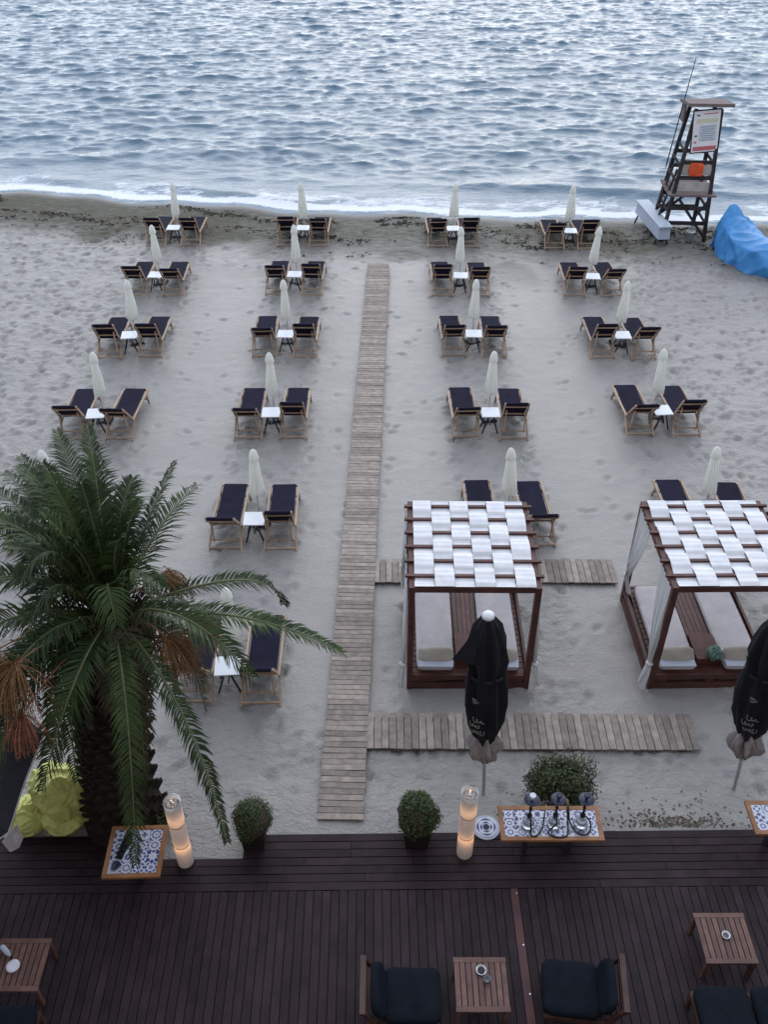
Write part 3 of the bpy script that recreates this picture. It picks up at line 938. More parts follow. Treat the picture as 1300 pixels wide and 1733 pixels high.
# ------------------------------------------------------------------ lifeguard tower
def tower():
    root = thing('lifeguard_tower', (10.50, 32.1, 0), 'tall dark wooden lifeguard tower with white notice board, at waterline', 'lifeguard tower', rz=R(-3))
    bx, by, tx, ty, hz = 0.74, 0.84, 0.40, 0.42, 4.25
    shift = 0.10
    def P(sx_, sy_, z):
        t = z / hz
        return Vector((sx_ * (bx + (tx - bx) * t) + shift * t * 1.2, sy_ * (by + (ty - by) * t), z))
    for sx_ in (-1, 1):
        for sy_ in (-1, 1):
            MB().bar(P(sx_, sy_, -0.1), P(sx_, sy_, hz), 0.115).build('leg', 'weather_wood', root)
    for z in (0.62, 1.12, 2.12, 2.62):
        for sy_ in (-1, 1):
            MB().bar(P(-1, sy_, z) + Vector((-0.05, sy_ * 0.05, 0)), P(1, sy_, z) + Vector((0.05, sy_ * 0.05, 0)), 0.05, 0.13).build('rail', 'weather_wood', root)
        for sx_ in (-1, 1):
            MB().bar(P(sx_, -1, z - 0.11) + Vector((sx_ * 0.05, 0, 0)), P(sx_, 1, z - 0.11) + Vector((sx_ * 0.05, 0, 0)), 0.04, 0.10).build('rail', 'weather_wood', root)
    MB().bar(P(-1, -1, 1.45) + Vector((0.2, -0.06, 0)), P(1, -1, 0.10) + Vector((0.0, -0.06, 0)), 0.04, 0.09).build('brace', 'weather_wood', root)
    MB().bar(P(1, 1, 1.45) + Vector((0, 0.06, 0)), P(-1, 1, 0.15) + Vector((0, 0.06, 0)), 0.04, 0.09).build('brace', 'weather_wood', root)
    for sx_ in (-1, 1):
        MB().bar(P(sx_, -1, 1.4), P(sx_, 1, 0.2), 0.04, 0.08).build('brace', 'weather_wood', root)
    for i in range(9):
        MB().box((0.04, -0.80 + i * 0.18, 1.57), (1.60, 0.165, 0.06)).build('platform_board', 'roof_wood', root)
    for z in (1.82, 2.36):
        a, b = P(-1, -1, z), P(1, -1, z)
        MB().bar(a + Vector((0.05, 0.0, 0)), b - Vector((0.05, 0.0, 0)), 0.03, 0.30 if z < 2 else 0.34).build('back_panel', 'cream_board', root)
    of = MB().cushion((0.02, -0.70, 2.40), (0.46, 0.14, 0.42), 0.18, 28, 12, 0.015).build('life_vest', 'orange', root, True)
    tag(of, 'orange life vest tied to the rail')
    for sx_ in (-1, 1):
        MB().bar(P(sx_, -1, 2.95), P(sx_, 1, 2.95), 0.05, 0.07).build('arm_rail', 'weather_wood', root)
    # sign on the landward side, hung a little askew
    yv = -0.58
    sg = MB().box((0.09, yv, 3.60), (0.84, 0.03, 1.30)).build('notice_board', 'sign_white', root)
    def pr(name, x, z, w, h, m):
        MB().box((0.09 + x, yv - 0.018, 3.60 + z), (w, 0.006, h)).build(name, m, sg)
    pr('red_band', 0.0, -0.54, 0.74, 0.13, 'sign_red')
    pr('yellow_band', 0.02, 0.33, 0.70, 0.14, 'sign_yellow')
    pr('text_block', 0.06, -0.04, 0.56, 0.50, 'sign_blue')
    pr('emblem', -0.28, 0.52, 0.10, 0.045, 'sign_dark')
    pr('heading', 0.12, 0.55, 0.46, 0.03, 'sign_red')
    pr('pictogram', -0.31, -0.13, 0.075, 0.06, 'sign_dark')
    pr('pictogram', -0.31, -0.33, 0.075, 0.06, 'sign_red')
    for i in range(7):
        MB().box((0.15, yv - 0.0215, 3.74 - i * 0.07), (0.46 - 0.05 * (i % 3), 0.004, 0.012)).build('text_line', 'sign_dark', sg)
    nf = MB().box((0.09, yv, 3.60), (0.92, 0.02, 1.38)).build('notice_frame', 'weather_wood', root)
    for ch in (sg, nf):
        ch.matrix_local = Matrix.Translation((0.02, 0, 3.6)) @ Matrix.Rotation(R(-6), 4, 'Y') @ Matrix.Translation((0, 0, -3.6))
    # roof
    rot = Matrix.Rotation(R(-7), 3, 'X')
    for i in range(6):
        p = rot @ Vector((0.10, -0.62 + 0.215 * i, 0))
        MB().box((p.x, p.y - 0.02, 4.36 + p.z), (1.46, 0.21, 0.10), rot).build('roof_board', 'roof_wood', root)
    # ladder on the left
    for s in (0.28, -0.28):
        MB().bar((-1.02, s - 0.1, -0.05), (-0.52, s - 0.1, 2.3), 0.06).build('ladder_rail', 'weather_wood', root)
    for i in range(6):
        t = (i + 0.7) / 6.5
        MB().bar((-1.02 + 0.5 * t, -0.38, 2.35 * t - 0.05), (-1.02 + 0.5 * t, 0.18, 2.35 * t - 0.05), 0.04).build('rung', 'weather_wood', root)
    MB().box((-0.50, 0.35, 3.95), (0.05, 0.5, 0.55)).build('side_panel', 'roof_wood', root)
    MB().tube([(-0.78, 0.2, 2.2), (-0.60, 0.2, 4.2), (-0.46, 0.2, 5.65)], [0.022, 0.02, 0.012], 6).build('flag_pole', 'weather_wood', root)
    return root
tower()

# pale storage box on trestles beside the tower
bxr = thing('storage_box', (9.50, 31.95, 0), 'long pale grey box on trestles, left of lifeguard tower', 'storage box', rz=R(5))
MB().box((0, 0, 0.48), (0.42, 2.6, 0.40), taper=0.94).build('body', 'grey_box', bxr)
MB().box((0, 0, 0.71), (0.46, 2.66, 0.045)).build('lid', 'grey_box', bxr)
for yy in (-1.05, 1.05):
    for s in (-1, 1):
        MB().bar((s * 0.15, yy, 0.28), (s * 0.25, yy, -0.02), 0.05).build('leg', 'dark_metal', bxr)

bk = thing('bucket', (10.72, 31.30, 0), 'small white bucket on sand under lifeguard tower', 'bucket')
MB().lathe([(0.10, 0.0), (0.14, 0.30), (0.15, 0.30), (0.15, 0.33), (0.135, 0.33), (0.10, 0.04)], 20, cap1=True).build('body', 'white_plastic', bk, True)
MB().tube([(0.145 * math.cos(a), 0.145 * math.sin(a) * 0.3, 0.32 + 0.10 * math.sin(a)) for a in [PI * i / 10 for i in range(11)]], 0.006, 5).build('handle', 'silver', bk)

# boat under a blue tarpaulin
def tarp_boat():
    sp = [(-1.75, 0.10, 0.12, 0.28), (-1.62, 0.30, 1.36, 0.34), (-1.2, 0.20, 1.15, 0.62), (-0.55, 0.05, 0.92, 0.72), (0.1, 0.0, 0.88, 0.76),
          (0.8, -0.02, 0.82, 0.74), (1.4, 0.0, 0.74, 0.62), (1.72, 0.0, 0.5, 0.45), (1.9, 0.0, 0.12, 0.25)]
    C = catmull([(a, b, 0) for a, b, c, d in sp], 12)
    Hh = [v.x for v in catmull([(c, 0, 0) for a, b, c, d in sp], 12)]
    Ww = [v.x for v in catmull([(d, 0, 0) for a, b, c, d in sp], 12)]
    pts, fs = [], []
    M_ = 72
    for i, c in enumerate(C):
        for j in range(M_ + 1):
            u = -1 + 2 * j / M_
            au = abs(u)
            z = Hh[i] * (1 - au ** 1.5 * 0.42) if au < 0.72 else Hh[i] * (1 - 0.72 ** 1.5 * 0.42) * (1 - ((au - 0.72) / 0.28) ** 0.8)
            y = math.copysign(min(au / 0.72, 1) ** 0.9 * 0.92 + max(0, au - 0.72) * 0.5, u) * Ww[i]
            q = Vector((c.x, c.y + y, max(z, 0.0)))
            nn = mnoise.noise(Vector((q.x * 2.2, q.y * 3.0, q.z * 1.5)))
            n2 = mnoise.noise(Vector((q.x * 5.5 + q.z * 3, q.y * 5.0, q.z * 2.0 + 9)))
            rd = 0.0
            for fq, sa, wa in ((0.9, 0.9, 1.2), (1.7, -0.8, 0.6)):
                g = 1 - abs(mnoise.noise(Vector((q.x * fq + q.z * sa * fq, q.y * fq * 0.8 - q.x * 0.5 * sa, fq * 3.0)))) * 4.0
                rd += wa * max(g, 0.0) ** 1.5
            hem = 0.10 * mnoise.noise(Vector((q.x * 3.1, u * 2.0, 8.0))) if au > 0.97 else 0.0
            q += Vector((0.03 * n2, 0.10 * nn + math.copysign(0.075, u) * rd + hem, (0.05 * nn + 0.05 * rd) if z > 0.05 else 0))
            pts.append(q)
    for i in range(len(C) - 1):
        for j in range(M_):
            a = i * (M_ + 1) + j
            fs.append((a, a + M_ + 1, a + M_ + 2, a + 1))
    root = thing('covered_boat', (12.35, 29.35, 0), 'boat-sized bulk wrapped in bright blue tarpaulin on sand', 'covered boat', rz=R(-58))
    MB().add(pts, fs).build('tarpaulin', 'tarp', root, True)
    MB().lathe([(0.10, -0.16), (0.17, -0.08), (0.19, 0.02), (0.15, 0.12), (0.06, 0.17)], 16, (1.72, -0.62, 0.17)).build('tarpaulin_knot', 'tarp', root, True)
    MB().tube([(1.55, -0.66, 0.30), (1.75, -0.45, 0.36), (1.9, -0.2, 0.30)], 0.05, 8).build('red_buoy_rope', 'orange', root, True)
    return root
tarp_boat()

# ------------------------------------------------------------------ palm tree
PB = Vector((-3.98, 8.28, 0.0))
PC = Vector((-3.35, 8.2, 4.45))
palm = thing('palm_tree', tuple(PB), 'stout date palm with arching fronds and orange fruit stalks', 'palm tree')
def tr_pt(t):
    return Vector((0, 0, 0)).lerp(PC - PB, t) + Vector((-0.10 * math.sin(PI * t), 0, 0))
tp = [tr_pt(i / 16) for i in range(17)]
tr_r = [0.62, 0.56, 0.50, 0.47, 0.45, 0.44, 0.43, 0.43, 0.43, 0.43, 0.44, 0.45, 0.46, 0.46, 0.42, 0.34, 0.18]
MB().tube(tp, tr_r, 28).build('trunk', 'trunk', palm, True)
st = MB()
for i in range(330):
    t = 0.02 + 0.93 * i / 330
    a = i * 2.39996
    rr = np.interp(t, [j / 16 for j in range(17)], tr_r)
    p = tr_pt(t)
    d = Vector((math.cos(a), math.sin(a), 0))
    s = Vector((-d.y, d.x, 0))
    q = p + d * (rr - 0.02)
    k = 0.085 * rng.uniform(0.8, 1.2)
    tip = q + d * (0.09 + 0.05 * t + rng.uniform(0, 0.05)) + Vector((0, 0, 0.10 + 0.08 * t))
    st.add([q - s * k, q + Vector((0, 0, -0.05)) + d * 0.03, q + s * k, q + Vector((0, 0, 0.11)), tip - s * k * 0.45, tip + s * k * 0.45, tip + Vector((0, 0, 0.03))],
           [(0, 1, 4), (1, 5, 4), (1, 2, 5), (2, 3, 6, 5), (3, 0, 4, 6), (4, 5, 6)])
tag(st.build('leaf_bases', 'stub', palm), kind='stuff')

hb = MB()
for i in range(420):
    a, rr = rng.uniform(0, 6.283), rng.uniform(0.02, 0.34)
    p = PC - PB + Vector((rr * math.cos(a), rr * math.sin(a), rng.uniform(-0.45, 0.15)))
    d = Vector((math.cos(a) * 0.7, math.sin(a) * 0.7, rng.uniform(0.3, 1.2))) * rng.uniform(0.12, 0.42)
    hb.tube([p, p + d * 0.6, p + d + Vector((0, 0, -0.04))], [0.012, 0.008, 0.002], 4, False)
tag(hb.build('heart_fibre', 'stub', palm), kind='stuff')

def frond(tip, ctrl, seed, dry=False, leaf=0.42, curl=0.0, cross=None):
    """one pinnate leaf; points relative to the crown's heart"""
    r = random.Random(seed)
    tip, ctrl = Vector(tip), Vector(ctrl)
    st_ = Vector((tip.x, tip.y, 0)).normalized() * 0.16
    path = bez(st_, ctrl, tip, 26)
    L = sum((path[i + 1] - path[i]).length for i in range(26))
    base = PC - PB
    rc = MB().tube([p + base for p in path], [0.019 * (1 - i / 26) + 0.005 for i in range(27)], 6)
    lf = MB()
    n = int(L * 30)
    rag = r.uniform(0.6, 1.6)
    for i in range(n):
        t = 0.10 + 0.90 * (i + 0.5) / n
        f = t * 26
        k = min(int(f), 25)
        p = path[k].lerp(path[k + 1], f - k)
        d = (path[k + 1] - path[k]).normalized()
        side = d.cross(Vector((0, 0, 1)))
        if side.length < 0.15:
            side = d.cross(Vector((1, 0, 0)))
        side.normalize()
        up = side.cross(d).normalized()
        ln = leaf * (0.35 + 0.65 * math.sin(PI * min(1, 0.12 + t * 0.9)) ** 0.7) * r.uniform(0.85, 1.1)
        for s in (-1, 1):
            if r.random() < 0.03:
                continue
            fw = 0.55 + 0.55 * t + r.uniform(-0.1, 0.1)
            dv = (side * s * 1.0 + d * (fw + rag * r.gauss(0, 0.10)) + up * (0.34 + rag * r.gauss(0, 0.16))).normalized()
            q0 = p
            q1 = p + dv * ln * 0.5
            q2 = p + dv * ln + Vector((0, 0, -(0.16 + 0.14 * rag * r.random()) * ln - 0.02)) + Vector((r.uniform(-1, 1), r.uniform(-1, 1), r.uniform(-1, 1))) * 0.015
            wv = d.cross(dv).cross(dv).normalized()
            wd = 0.0135
            lf.add([b + base for b in (q0 - wv * wd * 0.5, q0 + wv * wd * 0.5, q1 + wv * wd, q1 - wv * wd, q2)],
                   [(0, 1, 2, 3), (3, 2, 4)])
    o = lf.build('frond', 'frond_dry' if dry else 'frond', palm)
    rc.build('rachis', 'rachis', o, True)
    return o

FR = [((-.95, 1.96, 1.42), (-.35, .8, 1.35)), ((-.45, 1.75, 1.62), (-.1, .7, 1.4)), ((-1.42, 1.6, 1.09), (-.6, .65, 1.25)), ((-1.89, 2.1, .63), (-.8, .8, 1.1)),
      ((.15, 1.45, .98), (.15, .5, 1.2)), ((.52, 2.06, .86), (.3, .9, .75)), ((.80, 1.90, .57), (.45, .7, .85)),
      ((2.0, .77, -.6), (1.95, .45, .62)), ((2.84, -.27, -.42), (1.7, -.2, .42)), ((1.75, -.65, -.45), (1.0, -.4, .80)),
      ((1.52, -2.13, -1.62), (1.15, -1.25, -.05)), ((.40, -2.2, -2.0), (.55, -1.5, .05)), ((-.62, -1.80, -1.1), (-.1, -1.35, .45)),
      ((-1.35, -1.55, -1.5), (-.95, -1.2, .25)), ((-.42, -1.35, -1.55), (-.35, -1.1, .25)), ((-1.3, -1.7, -.6), (-.7, -.8, .9)), ((-2.2, -1.0, -.6), (-1.2, -.5, .95)),
      ((-2.4, .2, -.3), (-1.2, .1, 1.1)), ((-2.28, 1.22, .31), (-1.0, .5, 1.1)), ((-1.97, 1.62, .75), (-.8, .6, 1.2)),
      ((-.75, -.55, 1.0), (-.35, -.05, 1.75)), ((-1.22, 1.32, 1.3), (-.4, .5, 1.2)), ((-.26, 1.2, 1.55), (0, .3, 1.2)), ((-.8, .95, 1.6), (-.25, .3, 1.2)),
      ((-1.7, .6, 1.1), (-.6, .2, 1.3)), ((-1.75, -.4, .6), (-.7, -.2, 1.3)), ((-.55, .5, 1.75), (-.2, .15, 1.0)),
      ((-1.55, -1.35, -1.1), (-1.0, -.9, .5)), ((-.75, -.75, .35), (-.45, -.2, 1.35)), ((.3, -.75, .55), (.1, -.2, 1.3)), ((.75, -.35, .75), (.2, -.05, 1.25)), ((.25, 1.0, 1.35), (.1, .3, 1.2)), ((-1.1, 1.7, .95), (-.5, .7, 1.0)),
      ((-1.5, 1.9, 1.05), (-.6, .8, 1.15)), ((-.2, -.35, 1.5), (-.05, -.05, 1.0)), ((.35, -.2, 1.35), (.1, 0, 1.0)), ((-.5, -.1, 1.7), (-.15, 0, 1.0)), ((.45, .45, 1.4), (.15, .15, 1.0)), ((-.1, .25, 1.8), (0, .1, 1.0)), ((-.9, -.25, 1.3), (-.3, -.1, 1.1)), ((-2.0, 1.0, .9), (-.8, .4, 1.2))]
for i, (tp_, ct_) in enumerate(FR):
    frond(tp_, ct_, 100 + i, leaf=0.22 if i in (5, 10) else 0.28 if i in (11, 7, 8, 14) else 0.39)
rr_ = random.Random(77)
for i in range(5):                        # a tangle of lesser leaves
    a = rr_.uniform(1.6, 4.6)
    l = rr_.uniform(0.9, 1.7)
    el = rr_.uniform(-0.15, 0.9)
    if math.cos(a) > 0.25:
        l *= 0.72
    tp_ = (l * math.cos(a) * math.cos(el), l * math.sin(a) * math.cos(el), l * math.sin(el) - 0.25)
    ct_ = (tp_[0] * 0.45 + rr_.gauss(0, .12), tp_[1] * 0.45 + rr_.gauss(0, .12), 0.55 + 0.5 * el)
    frond(tp_, ct_, 300 + i, rr_.random() < 0.12, 0.34)
for i, (tp_, ct_) in enumerate([((-.35, -.8, -1.25), (-.4, -.75, .15)), ((.05, -.85, -1.3), (.05, -.8, .15)), ((.4, -.7, -1.25), (.45, -.65, .15)), ((-.75, -.6, -1.2), (-.75, -.55, .15)), ((.65, -.3, -1.35), (.65, -.3, .15)), ((-1.5, -1.0, -.9), (-1.1, -.7, .35)), ((-.7, -1.1, -1.5), (-.7, -.8, .1)), ((.35, -1.15, -1.7), (.5, -.9, .1)), ((1.0, -.3, -1.5), (1.0, -.25, .1)), ((-1.2, -.3, -1.5), (-1.1, -.3, .1)), ((.2, .9, -1.4), (.3, .9, .1))]):
    frond(tp_, ct_, 200 + i, True, 0.30)

def fruit(c, dirv, n, L, m, seed):
    n = int(n * 1.6)
    r = random.Random(seed)
    mb = MB()
    base = PC - PB
    c, dirv = Vector(c), Vector(dirv).normalized()
    rt = Vector((dirv.x, dirv.y, 0)) * 0.2
    mb.tube([p + base for p in bez(rt, rt.lerp(c, 0.6) + Vector((0, 0, 0.22)), c, 8)], 0.011, 6)
    for i in range(n):
        d = (dirv + Vector((r.gauss(0, .6), r.gauss(0, .6), r.gauss(0.15, .4)))).normalized()
        l = L * r.uniform(0.35, 1.1)
        e = c + d * l * 0.85 + Vector((0, 0, -0.75 * l))
        pth = bez(c, c + d * l * 0.6, e, 4)
        mb.tube([p + base for p in pth], 0.0042, 3, False)
        for k in range(4):
            q = pth[2].lerp(pth[4], r.random()) + base
            s = 0.012
            mb.add([q + Vector(v) * s for v in ((1, 0, 0), (0, 1, 0), (-1, 0, 0), (0, -1, 0), (0, 0, 1.3), (0, 0, -1.3))],
                   [(0, 1, 4), (1, 2, 4), (2, 3, 4), (3, 0, 4), (1, 0, 5), (2, 1, 5), (3, 2, 5), (0, 3, 5)])
    return mb.build('fruit_stalk', m, palm)
fruit((-0.75, -1.15, 0.35), (-0.3, -0.8, -0.25), 130, 0.55, 'fruit', 1)
fruit((-1.05, -0.95, 0.35), (-0.5, -0.6, -0.3), 110, 0.5, 'fruit', 2)
fruit((-0.72, -1.45, -0.15), (-0.2, -0.7, -0.5), 80, 0.38, 'fruit_red', 3)
fruit((0.55, 0.35, 0.25), (0.6, 0.3, 0.0), 110, 0.42, 'fruit', 4)
fruit((0.72, -0.42, 0.0), (0.8, -0.4, -0.35), 120, 0.5, 'fruit', 5)
fruit((0.85, 0.25, -0.35), (0.7, 0.2, -0.5), 80, 0.45, 'fruit', 6)

# ------------------------------------------------------------------ leafy shrubs
def leaves(n, c, s, size, seed, lumps=9, shell=0.5, low=-1.0):
    """leaf-sized folded quads spread through a lumpy crown"""
    r = random.Random(seed)
    mb = MB()
    cl = []
    for i in range(lumps):
        d = Vector((r.gauss(0, 1), r.gauss(0, 1), r.gauss(0.3, 0.9))).normalized()
        cl.append((Vector((d.x * s[0] * 0.55, d.y * s[1] * 0.55, d.z * s[2] * 0.55)), r.uniform(0.38, 0.6)))
    for i in range(n):
        cc, rad = r.choice(cl)
        d = Vector((r.gauss(0, 1), r.gauss(0, 1), r.gauss(0, 1))).normalized()
        k = rad * (shell + (1 - shell) * r.random()) * (1.15 if r.random() < 0.03 else 1)
        p = cc + Vector((d.x * s[0] * k, d.y * s[1] * k, d.z * s[2] * k))
        if p.z < low * s[2]:
            continue
        nrm = (d + Vector((r.gauss(0, .5), r.gauss(0, .5), r.gauss(0.25, .5)))).normalized()
        a = nrm.cross(Vector((r.gauss(0, 1), r.gauss(0, 1), r.gauss(0, 1)))).normalized()
        b = nrm.cross(a)
        l, w = size * r.uniform(0.7, 1.3), size * 0.42
        q = p + Vector(c)
        mb.add([q - a * l * 0.5, q + b * w * 0.5 - nrm * 0.15 * w, q + a * l * 0.5, q - b * w * 0.5 - nrm * 0.15 * w], [(0, 1, 2), (0, 2, 3)])
    return mb

def boxwood(loc, label, seed, k=1.0):
    root = thing('boxwood_bush', loc, label, 'bush', 'clipped boxwoods in planters')
    root.scale = (k, k, k)
    pl = MB().box((0, 0, 0.16), (0.36, 0.36, 0.32), taper=1.08)
    pl.box((0, 0, 0.335), (0.42, 0.42, 0.035))
    pl.build('planter', 'planter', root)
    MB().tube([(0, 0, 0.3), (0.01, 0, 0.55)], 0.03, 6).build('stem', 'stem', root)
    lump((0, 0, 0.64), (0.29, 0.29, 0.31), seed, 0.25, 5, 24, 14).build('dark_core', 'stem', root, True)  # solid dark lump added to darken the bush interior, standing in for shade
    leaves(9000, (0, 0, 0.64), (0.37, 0.37, 0.40), 0.050, seed, 34, 0.65, -0.85).build('foliage', 'leaf_dark', root)
boxwood((-1.93, 7.80, DZ), 'round green boxwood in dark planter, left of boardwalk end', 21, 0.86)
boxwood((0.49, 7.86, DZ), 'round green boxwood in dark planter, right of boardwalk end', 22, 0.95)

sh = thing('shrub', (2.72, 8.50, 0.03), 'sprawling dark green shrub behind table with water pipes', 'shrub')
for i in range(9):
    a = i * 0.7
    MB().tube([(0.05 * math.cos(a), 0.05 * math.sin(a), 0), (0.3 * math.cos(a), 0.22 * math.sin(a), 0.35), (0.5 * math.cos(a), 0.36 * math.sin(a), 0.7)], [0.018, 0.013, 0.006], 5).build('stem', 'stem', sh)
leaves(7500, (0, 0, 0.50), (0.64, 0.46, 0.60), 0.062, 31, 30, 0.45, -0.8).build('foliage', 'leaf_bush', sh)
sh2 = thing('low_plant', (-3.30, 8.18, 0.02), 'low dark plant at foot of palm trunk', 'plant')
leaves(900, (0, 0, 0.18), (0.36, 0.26, 0.26), 0.07, 33, 8, 0.3, -0.7).build('foliage', 'leaf_bush', sh2)
MB().tube([(0, 0, 0), (0, 0, 0.2)], 0.015, 5).build('stem', 'stem', sh2)

# ------------------------------------------------------------------ parasols: two closed black ones, one open
def strokes(segs, rad, parent, name, m):
    mb = MB()
    for s in segs:
        mb.tube(s, rad, 5)
    return mb.build(name, m, parent, True)

def closed_parasol(loc, top, label, seed, flap=True):
    """heavy black parasol tied shut; top: offset of the finial from the foot"""
    root = thing('parasol', loc, label, 'parasol', 'closed black parasols')
    top = Vector(top)
    q = Vector((0, 0, 1)).rotation_difference(top.normalized())
    Ht = top.length
    holder = []
    def put(mb, name, m, smooth=True, par=None):
        mb.v = [tuple(q @ Vector(p)) for p in mb.v]
        return mb.build(name, m, par or root, smooth)
    k = Ht / 4.0
    MB_ = MB
    put(MB_().tube([(0, 0, -0.05), (0, 0, Ht - 0.05)], 0.028, 10), 'pole', 'pole')
    r = random.Random(seed)
    ph = r.uniform(0, 6)
    def body(rad, z, a, i):
        s = 0.13 * math.cos(8 * a + ph + 0.4 * z) + 0.08 * math.cos(5 * a + 3 * z) + 0.05 * math.sin(13 * a + 6 * z)
        return rad * (1 + s), 0.0
    prof = [(0.07, 1.30), (0.13, 1.45), (0.20, 1.62), (0.255, 1.9), (0.275, 2.3), (0.275, 2.6), (0.25, 2.85), (0.24, 3.05), (0.265, 3.2), (0.24, 3.45), (0.17, 3.75), (0.07, 3.95)]
    put(MB_().lathe([(a, b * k) for a, b in prof], 64, fn=body), 'canopy', 'black_cloth')
    if flap:
        fl = []
        for i, t in enumerate([0, .25, .5, .75, 1]):
            z = (3.90 - 0.62 * t) * k
            w = 0.05 + 0.40 * t ** 1.1
            fl.append([(-w - 0.04, -0.02 - 0.10 * t, z), (-w * 0.55, -0.10 - 0.13 * t, z + 0.02), (-w * 0.1, -0.10 - 0.16 * t, z - 0.06 * t), (w * 0.15, -0.06 - 0.12 * t, z - 0.14 * t),
                       (w * 0.05, 0.05, z - 0.1 * t), (-w * 0.6, 0.05, z)])
        mb = MB_()
        pts = [p for row in fl for p in row]
        fs = []
        for i in range(4):
            for j in range(6):
                fs.append((i * 6 + j, i * 6 + (j + 1) % 6, (i + 1) * 6 + (j + 1) % 6, (i + 1) * 6 + j))
        mb.add(pts, fs)
        put(mb, 'loose_flap', 'black_cloth', False)
    def frill(rad, z, a, i):
        s = 0.30 * math.cos(6 * a + ph) + 0.22 * math.cos(11 * a + 7 * z) + 0.12 * math.sin(17 * a)
        return rad * (1 + s), 0.07 * math.sin(5 * a + ph)
    put(MB_().lathe([(0.05, 0.90 * k), (0.09, 0.98 * k), (0.16, 1.08 * k), (0.195, 1.22 * k), (0.18, 1.38 * k), (0.12, 1.52 * k)], 72, fn=frill), 'valance', 'beige_cloth')
    put(MB_().lathe([(0.245, 2.86 * k), (0.272, 2.90 * k), (0.245, 2.94 * k)], 32, cap0=False, cap1=False), 'tie_strap', 'black')
    put(MB_().lathe([(0.085, Ht - 0.06), (0.085, Ht - 0.02), (0.06, Ht + 0.01), (0.0, Ht + 0.02)], 20), 'finial', 'white_plastic')
    # pale script print running down the cloth
    segs = []
    for j, z in enumerate((2.55, 2.15, 2.02, 1.90)):
        a0 = -PI / 2 - 0.62 + 0.16 * (j % 2)
        pts = []
        for i in range(31):
            u = i / 30
            wv = u * (14 + 3 * j) + j
            aa = a0 + 0.50 * (u - 0.5) * (0.5 if j == 0 else 1) + 0.07 * math.cos(wv)
            zz_ = (z + 0.035 * math.sin(wv) * (1 + 0.5 * math.sin(u * 5 + j))) * k
            rr = 0.305
            pts.append(q @ Vector((rr * math.cos(aa), rr * math.sin(aa), zz_)))
        segs.append(pts)
    strokes(segs, 0.0065, root, 'printed_script', 'logo')
    return root
closed_parasol((1.57, 8.67, 0.0), (-0.20, 0.0, 3.98), 'closed black parasol with white cap before the left cabana', 41)
closed_parasol((5.55, 8.76, 0.0), (-0.30, 0.0, 3.85), 'closed black parasol with beige frill at right edge', 42, False)

